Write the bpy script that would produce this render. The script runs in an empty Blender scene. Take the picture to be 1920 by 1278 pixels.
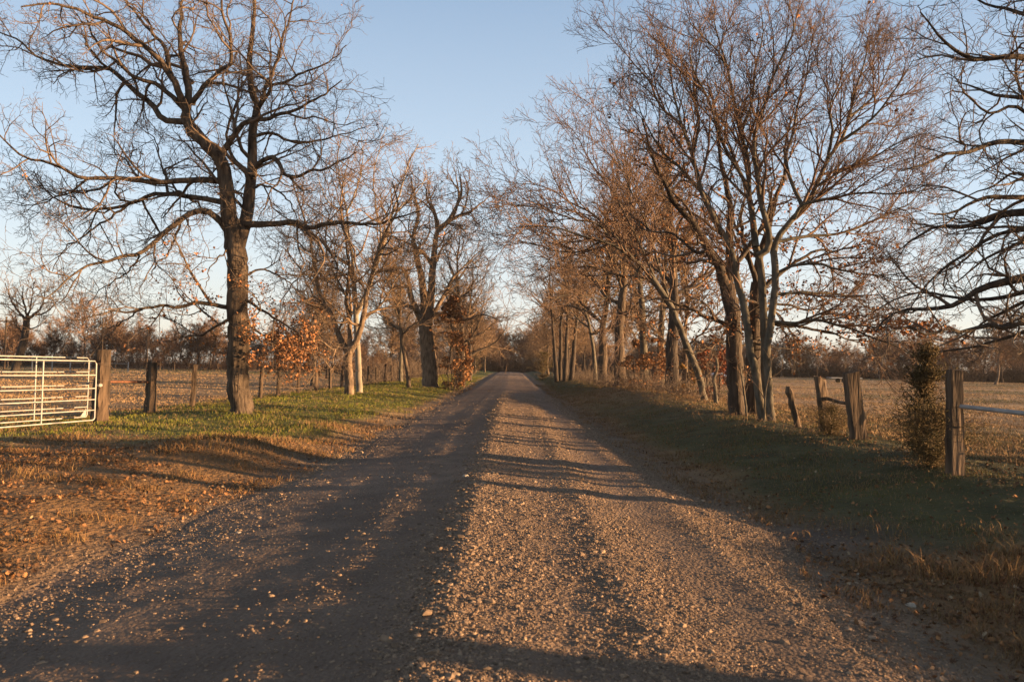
import bpy, math
import numpy as np
sc = bpy.context.scene
col = sc.collection
R_ = math.radians

# ------------------------------------------------------------------ camera
CAMZ, F, ROLL, PITCH = 1.5, 1493.0, R_(1.15), R_(2.07)
cam = bpy.data.cameras.new("camera"); cam.sensor_width = 36; cam.lens = F * 36 / 1920
cam.clip_end = 4000; cam.clip_start = 0.05
camo = bpy.data.objects.new("camera", cam); col.objects.link(camo)
camo.location = (0, 0, CAMZ); camo.rotation_mode = 'XYZ'
from mathutils import Matrix, Vector
CM = Matrix.Rotation(math.pi / 2 + PITCH, 4, 'X') @ Matrix.Rotation(ROLL, 4, 'Z')
camo.rotation_euler = CM.to_euler()
sc.camera = camo
cam.dof.use_dof = True; cam.dof.focus_distance = 22.0; cam.dof.aperture_fstop = 3.4
CMn = np.array(CM.to_3x3())

# ------------------------------------------------------------------ sky + sun
SUN_EL, SUN_AZ = R_(5.0), R_(96)          # azimuth clockwise from +Y: the sun stands to the right, a little behind
w = bpy.data.worlds.new("World"); sc.world = w; w.use_nodes = True
nt = w.node_tree; bg = nt.nodes['Background']
sky = nt.nodes.new('ShaderNodeTexSky'); sky.sky_type = 'NISHITA'; sky.sun_disc = False
sky.sun_elevation = SUN_EL; sky.sun_rotation = SUN_AZ; sky.ozone_density = 3; sky.dust_density = 0.4
tc = nt.nodes.new('ShaderNodeTexCoord'); sx = nt.nodes.new('ShaderNodeSeparateXYZ')
nt.links.new(tc.outputs['Generated'], sx.inputs[0])
rmp = nt.nodes.new('ShaderNodeValToRGB'); nt.links.new(sx.outputs['Z'], rmp.inputs[0])
SKY = [(0.0, (3.2, 2.9, 2.5)), (0.05, (3.3, 3.15, 2.9)), (0.12, (3.05, 3.2, 3.25)), (0.22, (2.4, 2.85, 3.3)),
       (0.42, (1.42, 1.9, 2.55)), (0.56, (0.85, 1.05, 1.35)), (1.0, (0.32, 0.36, 0.45))]
els = rmp.color_ramp.elements
els[0].position = 0; els[0].color = tuple(v * .91 / 4 for v in SKY[0][1]) + (1,)
els[1].position = 1; els[1].color = tuple(v * .91 / 4 for v in SKY[-1][1]) + (1,)
for p, c in SKY[1:-1]:
    e = els.new(p); e.color = tuple(v * .91 / 4 for v in c) + (1,)
vm = nt.nodes.new('ShaderNodeVectorMath'); vm.operation = 'SCALE'; vm.inputs[3].default_value = 4.0
nt.links.new(rmp.outputs[0], vm.inputs[0])
mx = nt.nodes.new('ShaderNodeMix'); mx.data_type = 'RGBA'; mx.inputs[0].default_value = 0.8
nt.links.new(sky.outputs[0], mx.inputs[6]); nt.links.new(vm.outputs[0], mx.inputs[7])
nt.links.new(mx.outputs[2], bg.inputs[0]); bg.inputs[1].default_value = 0.09
sl = bpy.data.lights.new("sun", 'SUN'); sl.energy = 5.0; sl.angle = R_(0.55); sl.color = (1, 0.62, 0.31)
so = bpy.data.objects.new("sun", sl); col.objects.link(so)
sd = Vector((math.sin(SUN_AZ) * math.cos(SUN_EL), math.cos(SUN_AZ) * math.cos(SUN_EL), math.sin(SUN_EL)))
so.rotation_euler = sd.to_track_quat('Z', 'Y').to_euler(); so.location = (40, 0, 20)
sc.view_settings.view_transform = 'Standard'; sc.view_settings.look = 'None'
sc.view_settings.exposure = 1.88; sc.view_settings.gamma = 1.0
sc.cycles.max_bounces = 5; sc.cycles.transparent_max_bounces = 4

# ------------------------------------------------------------------ numeric helpers
def rng(s): return np.random.default_rng(s)
def _h(ix, iy, s):
    n = (ix.astype(np.int64) * 374761393 + iy.astype(np.int64) * 668265263 + s * 1274126177) & 0x7fffffff
    n = ((n ^ (n >> 13)) * 1103515245) & 0x7fffffff
    n = ((n ^ (n >> 15)) * 69069 + 12345) & 0x7fffffff
    return (n >> 7) / float(0x7fffffff >> 7)
def vn(x, y, s=0):
    x = np.asarray(x, float); y = np.asarray(y, float)
    ix = np.floor(x); iy = np.floor(y); fx = x - ix; fy = y - iy
    fx = fx * fx * (3 - 2 * fx); fy = fy * fy * (3 - 2 * fy)
    a = _h(ix, iy, s); b = _h(ix + 1, iy, s); c = _h(ix, iy + 1, s); d = _h(ix + 1, iy + 1, s)
    return (a * (1 - fx) + b * fx) * (1 - fy) + (c * (1 - fx) + d * fx) * fy
def fbm(x, y, s=0, o=3):
    v = 0; a = 1; t = 0
    for k in range(o):
        v = v + a * vn(x * 2 ** k, y * 2 ** k, s + k * 17); t += a; a *= .5
    return v / t
def sm(a, b, x):
    t = np.clip((x - a) / (b - a), 0, 1); return t * t * (3 - 2 * t)
RC = -0.35                                  # road centre
PU = [-400, -40, -20, -14, -11.5, -9.5, -8, -6, -4.6, -3.6, -3.1, -2.7, 0, 2.6, 3.0, 3.5, 4.6, 6.4, 7.4, 9.5, 14, 20, 40, 400]
PZ = [0.0, 0.0, -.05, -.12, -.08, .04, .03, .0, -.055, -.155, -.192, -.18, .0, -.17, -.2, -.22, -.07, .22, .26, .18, .08, .05, 0.05, 0.0]
def gz(x, y, fine=True):
    x = np.asarray(x, float); y = np.asarray(y, float)
    u = x - RC
    z = np.interp(u, PU, PZ)
    z = np.where(np.abs(u) < 3.2, z * (1 - .6 * sm(30, 75, y) * sm(3.2, 2.2, np.abs(u))), z)
    z = z + 0.95 * sm(25, 200, y) - 2.5 * sm(205, 420, y) * (np.abs(x) < 30)      # rises to a crest, the road drops behind it
    z = z + 0.33 * np.exp(-((y - 44) / 11.0) ** 2) * np.exp(-((u - 7.0) / 2.6) ** 2)      # earth bank on the right
    z = z + 0.22 * np.exp(-((y - 14.2) / 1.5) ** 2) * np.exp(-((u + 4.6) / 1.2) ** 2)     # hummocks on the left edge
    z = z + 0.14 * np.exp(-((y - 19.5) / 1.8) ** 2) * np.exp(-((u + 4.3) / 0.9) ** 2)
    z = z + 0.12 * np.exp(-((y - 22.4) / 1.5) ** 2) * np.exp(-((x + 7.6) / 1.5) ** 2)     # root flare of the big oak
    z = z + 0.16 * sm(24, 45, y) * np.exp(-((u + 7.6) / 2.8) ** 2)
    z = z - .20 * sm(12, 8, y) * np.exp(-((u - 6.8) / 2.6) ** 2)
    if fine:
        off = sm(2.7, 3.6, np.abs(u))
        z = z + off * (.12 * (fbm(x * .35, y * .35, 5, 3) - .5) + .05 * (fbm(x * 1.9, y * 1.9, 9, 2) - .5) + .03 * (fbm(x * 8, y * 8, 19, 3) - .5))
        far = sm(12, 40, np.abs(u))
        z = z + far * (.5 * (vn(x * .03, y * .05, 21) - .5) + .10 * (vn(x * .07, y * .3, 22) - .5))
    return z
def px(X, Y, d):
    """world point at distance d (metres along the road) that the picture point X, Y (1920 wide) looks at"""
    r = CMn @ np.array([(X - 960) / F, (639 - Y) / F, -1.0])
    return np.array([0, 0, CAMZ]) + r * (d / r[1])

# ------------------------------------------------------------------ object helpers
def mesh_np(name, verts, faces_list, smooth=True, mats=(), vcol=None):
    """faces_list: list of int arrays (n,k)"""
    me = bpy.data.meshes.new(name)
    verts = np.ascontiguousarray(verts, dtype=np.float32)
    me.vertices.add(len(verts)); me.vertices.foreach_set('co', verts.ravel())
    li = np.concatenate([f.ravel() for f in faces_list]).astype(np.int32)
    tot = np.concatenate([np.full(len(f), f.shape[1], np.int32) for f in faces_list])
    st = np.concatenate([[0], np.cumsum(tot)[:-1]]).astype(np.int32)
    me.loops.add(len(li)); me.loops.foreach_set('vertex_index', li)
    me.polygons.add(len(tot)); me.polygons.foreach_set('loop_start', st)
    if vcol is not None:
        a = me.color_attributes.new('Col', 'FLOAT_COLOR', 'POINT')
        c = np.ones((len(verts), 4), np.float32); c[:, :3] = vcol
        a.data.foreach_set('color', c.ravel())
    me.update(calc_edges=True)
    if smooth: me.shade_smooth()
    else: me.shade_flat()
    for m in mats: me.materials.append(m)
    return me
def link(name, me, parent=None, loc=None):
    o = bpy.data.objects.new(name, me); col.objects.link(o)
    if parent is not None: o.parent = parent
    if loc is not None: o.location = loc
    return o
def tag(o, label=None, cat=None, group=None, kind=None):
    if label: o['label'] = label
    if cat: o['category'] = cat
    if group: o['group'] = group
    if kind: o['kind'] = kind
    return o
def empty(name, loc, label=None, cat=None, group=None, rz=0):
    o = bpy.data.objects.new(name, None); col.objects.link(o); o.location = loc; o.rotation_euler = (0, 0, rz)
    o.empty_display_size = .2
    return tag(o, label, cat, group)
def norm(v): return v / np.maximum(np.linalg.norm(v, axis=-1, keepdims=True), 1e-9)

class TB:
    """collects tubes (batches of branches of equal node count) and builds ONE mesh"""
    def __init__(s): s.V = []; s.Fq = []; s.n = 0
    def add(s, P, Rr, S=5, seed=0, rough=0.0):
        P = np.asarray(P, float); Rr = np.asarray(Rr, float)
        if P.ndim == 2: P = P[None]; Rr = Rr[None]
        N, K, _ = P.shape
        if N == 0: return s
        T = np.empty_like(P); T[:, 1:-1] = P[:, 2:] - P[:, :-2]; T[:, 0] = P[:, 1] - P[:, 0]; T[:, -1] = P[:, -1] - P[:, -2]
        T = norm(T)
        g = rng(seed + 77); a = g.normal(size=(N, 3)); m = norm(T.mean(1)); a = norm(a - (a * m).sum(1, keepdims=True) * m)
        U = norm(a[:, None] - (a[:, None] * T).sum(2, keepdims=True) * T); W = np.cross(T, U)
        th = np.arange(S) * 2 * math.pi / S
        rr = Rr[:, :, None] * np.ones(S)
        if rough: rr = rr * (1 + rough * g.normal(size=(N, K, S))) * (1 + rough * 1.5 * g.normal(size=(N, 1, S)))
        ring = P[:, :, None] + rr[..., None] * (np.cos(th)[:, None] * U[:, :, None] + np.sin(th)[:, None] * W[:, :, None])
        base = s.n
        s.V.append(ring.reshape(-1, 3))
        i = (np.arange(N)[:, None, None] * K + np.arange(K - 1)[None, :, None]) * S
        j = np.arange(S)[None, None]; j2 = (j + 1) % S
        q = np.stack([i + j, i + j2, i + j2 + S, i + j + S], -1).reshape(-1, 4) + base
        s.Fq.append(q); s.n += N * K * S
        return s
    def box(s, c, sx, sy, sz, M=None):
        c = np.asarray(c, float); h = np.array([sx, sy, sz]) / 2
        v = np.array([[a, b, d] for a in (-1, 1) for b in (-1, 1) for d in (-1, 1)]) * h
        if M is not None: v = v @ M.T
        f = np.array([[0, 1, 3, 2], [4, 6, 7, 5], [0, 4, 5, 1], [2, 3, 7, 6], [0, 2, 6, 4], [1, 5, 7, 3]]) + s.n
        s.V.append(v + c); s.Fq.append(f); s.n += 8; return s
    def mesh(s, name, mats, off=(0, 0, 0), smooth=True):
        V = np.concatenate(s.V) - np.asarray(off)
        return mesh_np(name, V, [np.concatenate(s.Fq)], smooth, mats)

# ------------------------------------------------------------------ materials
def pmat(name, base, var=None, scale=6.0, bump=0.0, bscale=30.0, rough=0.9, vcol=False, stretch=(1, 1, 1), detail=5, objrand=0.0, spec=0.2, bdist=0.02):
    m = bpy.data.materials.new(name); m.use_nodes = True
    n = m.node_tree; b = n.nodes['Principled BSDF']; b.inputs['Roughness'].default_value = rough
    b.inputs['Specular IOR Level'].default_value = spec
    t = n.nodes.new('ShaderNodeTexCoord'); mp = n.nodes.new('ShaderNodeMapping'); mp.inputs['Scale'].default_value = stretch
    n.links.new(t.outputs['Object'], mp.inputs[0])
    no = n.nodes.new('ShaderNodeTexNoise'); no.inputs['Scale'].default_value = scale; no.inputs['Detail'].default_value = detail
    n.links.new(mp.outputs[0], no.inputs[0])
    r = n.nodes.new('ShaderNodeValToRGB'); r.color_ramp.elements[0].position = .32; r.color_ramp.elements[1].position = .68
    n.links.new(no.outputs[0], r.inputs[0])
    var = var or base
    r.color_ramp.elements[0].color = (*base, 1); r.color_ramp.elements[1].color = (*var, 1)
    out = r.outputs[0]
    if vcol:
        va = n.nodes.new('ShaderNodeVertexColor'); va.layer_name = 'Col'
        mm = n.nodes.new('ShaderNodeMix'); mm.data_type = 'RGBA'; mm.blend_type = 'MULTIPLY'; mm.inputs[0].default_value = 1
        n.links.new(va.outputs[0], mm.inputs[6]); n.links.new(out, mm.inputs[7]); out = mm.outputs[2]
    if objrand:
        oi = n.nodes.new('ShaderNodeObjectInfo'); mr = n.nodes.new('ShaderNodeMapRange')
        mr.inputs[3].default_value = 1 - objrand; mr.inputs[4].default_value = 1 + objrand
        n.links.new(oi.outputs['Random'], mr.inputs[0])
        hs = n.nodes.new('ShaderNodeHueSaturation'); n.links.new(mr.outputs[0], hs.inputs['Value']); n.links.new(out, hs.inputs['Color']); out = hs.outputs[0]
    n.links.new(out, b.inputs['Base Color'])
    if bump:
        b2 = n.nodes.new('ShaderNodeTexNoise'); b2.inputs['Scale'].default_value = bscale; b2.inputs['Detail'].default_value = 4
        n.links.new(mp.outputs[0], b2.inputs[0])
        bp = n.nodes.new('ShaderNodeBump'); bp.inputs['Strength'].default_value = bump; bp.inputs['Distance'].default_value = bdist
        n.links.new(b2.outputs[0], bp.inputs['Height']); n.links.new(bp.outputs[0], b.inputs['Normal'])
    return m
M = {}
M['oak'] = pmat('oak_bark', (.042, .031, .023), (.155, .112, .076), 9, 1.0, 16, stretch=(1, 1, .18), bdist=.05)
M['oaktwig'] = pmat('oak_twigs', (.10, .07, .05), (.19, .14, .10), 3)
M['dark'] = pmat('dark_bark', (.03, .024, .02), (.10, .075, .055), 9, 1.0, 18, stretch=(1, 1, .18), bdist=.04)
M['pale'] = pmat('pale_bark', (.06, .052, .038), (.16, .135, .10), 8, .6, 25, stretch=(1, 1, .4))
M['midbark'] = pmat('mid_bark', (.07, .05, .036), (.19, .135, .09), 9, .9, 18, stretch=(1, 1, .3), bdist=.04)
M['warmbark'] = pmat('warm_bark', (.085, .06, .042), (.25, .175, .115), 8, .9, 16, stretch=(1, 1, .3), bdist=.05)
M['shadedbrush'] = pmat('shaded_brush', (.05, .036, .03), (.10, .07, .055), .3)  # far right undergrowth: its shadow is put into a darker twig colour
M['white'] = pmat('whitish_bark', (.20, .165, .12), (.31, .26, .20), 5, .3, 25, stretch=(1, 1, .6))
M['redtwig'] = pmat('reddish_twigs', (.12, .078, .055), (.215, .14, .095), 2)
M['tantwig'] = pmat('tan_twigs', (.16, .105, .065), (.27, .18, .11), 2)
M['leaf'] = pmat('dry_oak_leaves', (.25, .12, .05), (.38, .21, .10), 4, vcol=True)
M['fartwig'] = pmat('far_twigs', (.13, .078, .048), (.22, .135, .085), .3, objrand=.3)
M['farbark'] = pmat('far_bark', (.07, .052, .04), (.16, .12, .09), 1, objrand=.3)
M['post'] = pmat('weathered_wood', (.038, .028, .02), (.185, .125, .08), 7, 1.0, 20, stretch=(1, 1, .12), bdist=.03)
M['oldpost'] = pmat('old_grey_wood', (.024, .019, .015), (.135, .09, .058), 6, 1.0, 14, stretch=(1, 1, .14), bdist=.05)
M['wire'] = pmat('rusty_wire', (.10, .075, .06), (.16, .11, .08), 5, rough=.6)
M['rust'] = pmat('rusty_pipe', (.12, .055, .03), (.2, .09, .05), 8, .3)
M['paint'] = pmat('white_gate_paint', (.28, .27, .245), (.42, .40, .36), 6, .1, 40, rough=.5, spec=.4)
M['galv'] = pmat('galvanised_pipe', (.22, .21, .20), (.34, .32, .30), 6, .1, 40, rough=.45, spec=.5)
M['cedar'] = pmat('cedar_needles', (.05, .045, .02), (.14, .09, .04), 3)
M['blade'] = pmat('grass_blades', (.8, .8, .8), (1, 1, 1), 3, vcol=True)
M['litter'] = pmat('fallen_leaves', (.7, .7, .7), (1, 1, 1), 9, vcol=True)
M['stone'] = pmat('gravel_stone', (.75, .75, .75), (1, 1, 1), 30, .3, 120, vcol=True, bdist=.003)

def ground_mat():
    m = pmat('ground', (.75, .74, .73), (1.15, 1.12, 1.1), 1.3, 1.0, 14, vcol=True, detail=8, bdist=.06)
    return m
M['ground'] = ground_mat()
def road_mat():
    m = pmat('gravel', (.82, .8, .8), (1.12, 1.1, 1.08), 2.2, 0, 10, vcol=True, detail=10)
    n = m.node_tree; b = n.nodes['Principled BSDF']; t = [q for q in n.nodes if q.bl_idname == 'ShaderNodeTexCoord'][0]
    vo = n.nodes.new('ShaderNodeTexVoronoi'); vo.inputs['Scale'].default_value = 28; n.links.new(t.outputs['Object'], vo.inputs[0])
    v2 = n.nodes.new('ShaderNodeTexNoise'); v2.inputs['Scale'].default_value = 45; v2.inputs['Detail'].default_value = 5; n.links.new(t.outputs['Object'], v2.inputs[0])
    ad = n.nodes.new('ShaderNodeMath'); ad.operation = 'SUBTRACT'; n.links.new(v2.outputs[0], ad.inputs[0]); n.links.new(vo.outputs[0], ad.inputs[1])
    bp = n.nodes.new('ShaderNodeBump'); bp.inputs['Strength'].default_value = .8; bp.inputs['Distance'].default_value = .02
    n.links.new(ad.outputs[0], bp.inputs['Height']); n.links.new(bp.outputs[0], b.inputs['Normal'])
    return m
M['road'] = road_mat()

# ------------------------------------------------------------------ ground zones
def edgeL(y): return -2.75 - .35 * (fbm(y * .5, y * 0 + 3.1, 31, 3) - .5) * 2 - .5 * np.exp(-((y - 6) / 5.0) ** 2)   # road edge, in u
def edgeR(y): return 2.72 + .3 * (fbm(y * .5, y * 0 + 8.1, 35, 3) - .5) * 2 + .5 * np.exp(-((y - 8.6) / 1.3) ** 2)
def zones(x, y):
    """weights: green, dry(tan grass), litter(orange leaves), dirt"""
    u = x - RC; n1 = fbm(x * .6, y * .6, 41, 3) - .5; n2 = fbm(x * .22, y * .22, 43, 3) - .5
    L = (u < 0)
    gL = sm(13.5, 17, y + 5 * n1) * sm(-3.6, -4.9, u + 1.2 * n1) * sm(-12.5, -10.5, u + 1.5 * n1)
    gL = np.maximum(gL, sm(26, 34, y) * sm(-3.2, -4.0, u + n1) * sm(-13, -10.5, u))
    litL = sm(-11.5, -9.5, u) * (1 - gL) * sm(25, 12, y + 4 * n2) * sm(-2.7, -3.2, u)
    gR = sm(3.3, 4.3, u + .8 * n1) * sm(6.5, 9, y + 3 * n1) * sm(17, 10, u - 3 * n2) * (1 - .85 * np.exp(-((y - 44) / 12.0) ** 2))
    litR = .8 * sm(2.8, 3.6, u) * sm(14, 8, u) * (1 - .6 * gR)
    dirtR = np.exp(-((y - 8.6) / .9) ** 2) * sm(5.2, 3.6, u) * sm(2.4, 2.9, u)
    bank = np.exp(-((y - 44) / 10.0) ** 2) * np.exp(-((u - 6.0) / 2.8) ** 2)
    g = np.where(L, gL, gR); lit = np.where(L, litL, np.maximum(litR, bank)); d = np.where(L, 0, dirtR)
    return np.clip(g, 0, 1), np.clip(lit, 0, 1), np.clip(d, 0, 1)
C_FIELD = np.array((.30, .20, .105)); C_GREEN = np.array((.115, .12, .026)); C_LIT = np.array((.23, .135, .062)); C_DIRT = np.array((.17, .125, .095))
def gcol(x, y):
    g, l, d = zones(x, y)
    s = vn(x * .05 + y * .012, y * .22, 55)[..., None]
    c = C_FIELD * (.6 + .8 * s)
    pg = (sm(.55, .75, fbm(x * .08, y * .1, 61, 3)) * .5 * (np.abs(x) > 9))[..., None]
    c = c * (1 - pg) + np.array((.11, .10, .04)) * pg
    c = c * (1 - l[..., None]) + C_LIT * l[..., None]
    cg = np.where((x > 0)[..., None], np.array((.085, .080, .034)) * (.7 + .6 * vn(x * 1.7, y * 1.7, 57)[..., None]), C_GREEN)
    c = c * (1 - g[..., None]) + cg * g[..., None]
    c = c * (1 - d[..., None]) + C_DIRT * d[..., None]
    edge = np.abs(x - RC); e = (sm(3.9, 2.9, edge) * .7)[..., None]
    c = c * (1 - e) + np.array((.14, .115, .095)) * e
    return c

def grid(xs, ys, zf, cf, name, mat, off=0):
    X, Y = np.meshgrid(xs, ys); Z = zf(X, Y)
    V = np.stack([X, Y, Z], -1).reshape(-1, 3); nx, ny = len(xs), len(ys)
    i = (np.arange(ny - 1)[:, None] * nx + np.arange(nx - 1)[None]).reshape(-1)
    q = np.stack([i, i + 1, i + 1 + nx, i + nx], -1)
    return mesh_np(name, V, [q], True, [mat], cf(X, Y).reshape(-1, 3))
def spaced(a, b, d0, g):
    out = [a]; d = d0
    while out[-1] < b: out.append(out[-1] + d); d *= g
    return np.array(out)
xr = spaced(12, 900, .3, 1.09); xl = -spaced(14, 900, .3, 1.09)[::-1]
xs = np.concatenate([xl, np.arange(-13.9, -9, .1), np.arange(-9, 7, .06), np.arange(7, 12, .1), xr])
ys = np.concatenate([-spaced(0, 400, 1, 1.2)[::-1][:-1], np.arange(0, 3, .2), np.arange(3, 13, .055), np.arange(13, 30, .1), spaced(30, 1400, .12, 1.013)])
def ground_z(x, y):
    z = gz(x, y); u = x - RC
    return z - .06 * sm(0, .35, u - edgeL(y)) * sm(0, .35, edgeR(y) - u)
tag(link('ground', grid(xs, ys, ground_z, gcol, 'ground', M['ground'])), kind='structure')

# ------------------------------------------------------------------ road
def ruts(x, y):
    u = x - RC; z = 0 * u; y_ = np.asarray(y, float)
    for c, wd, a in ((-1.55, .28, -.005), (-.55, .22, -.005), (.75, .26, -.010), (1.75, .28, -.013), (-.1, .2, .011), (-.95, .2, .006), (1.25, .16, .014), (2.3, .2, .016)):
        z = z + a * np.exp(-((u - c - .12 * (vn(y * .15, y * 0 + c, 71) - .5)) / wd) ** 2)
    return z * (1 - .85 * sm(18, 50, y_))
def looseness(x, y):
    """0 packed wheel track, 1 loose gravel"""
    u = x - RC
    t = .62 * sm(-.5, .0, u + .5 * (fbm(x, y * .5, 73, 3) - .5)) + .13
    for c, wd in ((-1.6, .55), (.78, .2), (1.95, .38)):
        t = t * (1 - (.9 if c != .78 else .5) * np.exp(-((u - c - .3 * (vn(y * .2, y * 0 + c, 71) - .5)) / wd) ** 2))
    t = t + .55 * np.exp(-((u + .12 - .2 * (vn(y * .3, y * 0, 75) - .5)) / .2) ** 2) + .3 * np.exp(-((u - 1.3) / .2) ** 2) + .5 * np.exp(-((u - 2.62) / .22) ** 2) + .16 * np.exp(-((u + 2.7) / .25) ** 2)
    return np.clip(t * (.5 + 1.0 * fbm(x * 1.3, y * .8, 77, 3)), 0, 1.2)
def road_z(x, y):
    u = x - RC; z = gz(x, y, False) + ruts(x, y)
    z = z + .016 * (fbm(x * 3.2, y * 3.2, 81, 3) - .5) + .012 * (fbm(x * .9, y * .9, 83, 2) - .5)
    near = np.clip(1.3 - y / 60, .6, 1)
    z = z + .018 * (fbm(x * 16, y * 16, 85, 3) - .5) * (.35 + looseness(x, y)) * near
    ed = np.minimum(u - edgeL(y), edgeR(y) - u)
    return z + .004 - .16 * sm(.12, -.35, ed)
def road_c(x, y):
    k = looseness(x, y)[..., None]; n = fbm(x * .7, y * .35, 91, 3)[..., None]
    a = np.array((.20, .142, .102)); b = np.array((.255, .175, .118))
    return (a * (1 - k * .8) + b * k * .8) * (.78 + .45 * n)
rx = np.arange(-3.9, 3.3, .036)
ry = np.concatenate([np.arange(1.0, 14, .036), spaced(14, 215, .04, 1.0075), spaced(218, 420, 4, 1.05)])
tag(link('gravel_road', grid(rx, ry, road_z, road_c, 'gravel_road', M['road'])), kind='structure')

# ------------------------------------------------------------------ loose stones on the road
def ico():
    p = (1 + 5 ** .5) / 2
    v = norm(np.array([(-1, p, 0), (1, p, 0), (-1, -p, 0), (1, -p, 0), (0, -1, p), (0, 1, p), (0, -1, -p), (0, 1, -p), (p, 0, -1), (p, 0, 1), (-p, 0, -1), (-p, 0, 1)], float))
    f = np.array([(0, 11, 5), (0, 5, 1), (0, 1, 7), (0, 7, 10), (0, 10, 11), (1, 5, 9), (5, 11, 4), (11, 10, 2), (10, 7, 6), (7, 1, 8), (3, 9, 4), (3, 4, 2), (3, 2, 6), (3, 6, 8), (3, 8, 9), (4, 9, 5), (2, 4, 11), (6, 2, 10), (8, 6, 7), (9, 8, 1)])
    return v, f
def stones(name, x, y, z, s, c, seed):
    g = rng(seed); v, f = ico(); N = len(x)
    V = v[None] * (1 + .22 * g.normal(size=(N, 12, 1))) * np.stack([g.uniform(.75, 1.35, N), g.uniform(.75, 1.35, N), g.uniform(.55, .85, N)], -1)[:, None]
    a = g.uniform(0, 6.28, N); ca, sa = np.cos(a)[:, None], np.sin(a)[:, None]
    X = V[..., 0] * ca - V[..., 1] * sa; Y = V[..., 0] * sa + V[..., 1] * ca
    V = np.stack([X, Y, V[..., 2]], -1) * s[:, None, None] + np.stack([x, y, z + s * g.uniform(-.25, .3, N)], -1)[:, None]
    Fa = (f[None] + (np.arange(N) * 12)[:, None, None]).reshape(-1, 3)
    return mesh_np(name, V.reshape(-1, 3), [Fa], False, [M['stone']], np.repeat(c, 12, 0))
g = rng(11)
n = 620000
yy = 3.0 * (60 / 3.0) ** g.uniform(0, 1, n); xx = g.uniform(-4.1, 4.3, n)
u = xx - RC; lo = np.maximum(looseness(xx, yy), .5 * (u > 2.4))
keep = (np.abs(xx) < yy * .68 + .3) & (g.uniform(0, 1, n) < np.clip(lo * 1.1, .05, 1) * sm(62, 18, yy) * np.maximum(sm(-.1, .1, np.minimum(u - edgeL(yy), edgeR(yy) - u) + .25), .35 * sm(-1.2, -.1, edgeR(yy) - u) * (.2 + 1.2 * sm(.45, .65, fbm(xx * 1.5, yy * 1.5, 87, 2)))) * np.where(u < -2.2, sm(-.8, .1, u - edgeL(yy)), 1)) & (g.uniform(0, 1, n) < 1.0)
xx, yy, lo = xx[keep], yy[keep], lo[keep]; N = len(xx)
ss = np.clip(g.lognormal(math.log(.0046), .42, N), .002, .03) * (1 + yy / 40); bg_ = g.uniform(0, 1, N) < .035 + .06 * (np.abs(xx - RC + .1) < .3); ss = np.where(bg_, ss * g.uniform(1.6, 2.6, N), ss)
t = g.uniform(0, 1, (N, 1)); wv = np.array((.36, .25, .16)) * (1 - t) + np.array((.17, .118, .082)) * t
wv = wv * g.uniform(.7, 1.25, (N, 1))
tag(link('loose_gravel', stones('loose_gravel', xx, yy, np.maximum(road_z(xx, yy), ground_z(xx, yy)), ss, wv, 12)), kind='stuff')

# ------------------------------------------------------------------ grass, dry tufts and leaf litter
def blades(name, x, y, h, wd, c, lean, seed, segs=2):
    g = rng(seed); N = len(x); z = gz(x, y) - .01
    a = g.uniform(0, 6.28, N); la = g.uniform(0, 6.28, N); l = lean * g.uniform(.2, 1, N) * h
    W = np.stack([np.cos(a), np.sin(a), 0 * a], -1) * (wd / 2)[:, None]; Ld = np.stack([np.cos(la), np.sin(la), 0 * a], -1) * l[:, None]
    B = np.stack([x, y, z], -1); up = np.array((0, 0, 1.0))
    mid = B + Ld * .3 + up * (h * .6)[:, None]; tip = B + Ld + up * (h * .95)[:, None]
    V = np.stack([B - W, B + W, mid + W * .7, mid - W * .7, tip], 1)
    i = np.arange(N)[:, None] * 5
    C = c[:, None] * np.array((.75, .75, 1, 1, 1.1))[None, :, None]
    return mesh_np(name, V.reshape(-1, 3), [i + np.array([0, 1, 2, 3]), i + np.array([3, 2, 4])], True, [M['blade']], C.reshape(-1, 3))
def scatter(n, y0, y1, x0, x1, seed):
    g = rng(seed); y = y0 * (y1 / y0) ** g.uniform(0, 1, n); x = x0 + (x1 - x0) * g.uniform(0, 1, n)
    k = (np.abs(x) < y * .69 + 1.0); return x[k], y[k], g
def offroad(x, y): 
    u = x - RC; return (u < edgeL(y) - .05) | (u > edgeR(y) + .08)
# green
x, y, g = scatter(520000, 6, 110, -13, 14, 21)
gr, li, di = zones(x, y); cl = sm(.35, .65, fbm(x * 1.1, y * 1.1, 101, 3))
k = offroad(x, y) & (g.uniform(0, 1, len(x)) < gr * (.35 + .65 * cl) * (1 - di))
x, y, cl = x[k], y[k], cl[k]; N = len(x); dist = np.sqrt(x * x + y * y)
t = g.uniform(0, 1, (N, 1)) ** 1.4; yel = (fbm(x * .5, y * .5, 103, 2)[:, None] > .55) * .3
c = np.array((.115, .135, .018)) * (1 - t) + np.array((.29, .26, .045)) * t
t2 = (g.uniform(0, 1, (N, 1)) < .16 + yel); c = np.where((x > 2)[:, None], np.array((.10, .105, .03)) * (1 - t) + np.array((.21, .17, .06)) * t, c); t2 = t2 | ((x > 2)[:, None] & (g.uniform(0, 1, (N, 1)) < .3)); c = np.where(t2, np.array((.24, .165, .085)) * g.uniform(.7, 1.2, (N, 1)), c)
tag(link('green_grass', blades('green_grass', x, y, g.uniform(.03, .085, N) * (.6 + .6 * cl) * (1 + dist * .004) * np.where(x > 2, .75, 1), .0045 * (1 + dist * .06), c, .7, 22)), kind='stuff')
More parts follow.
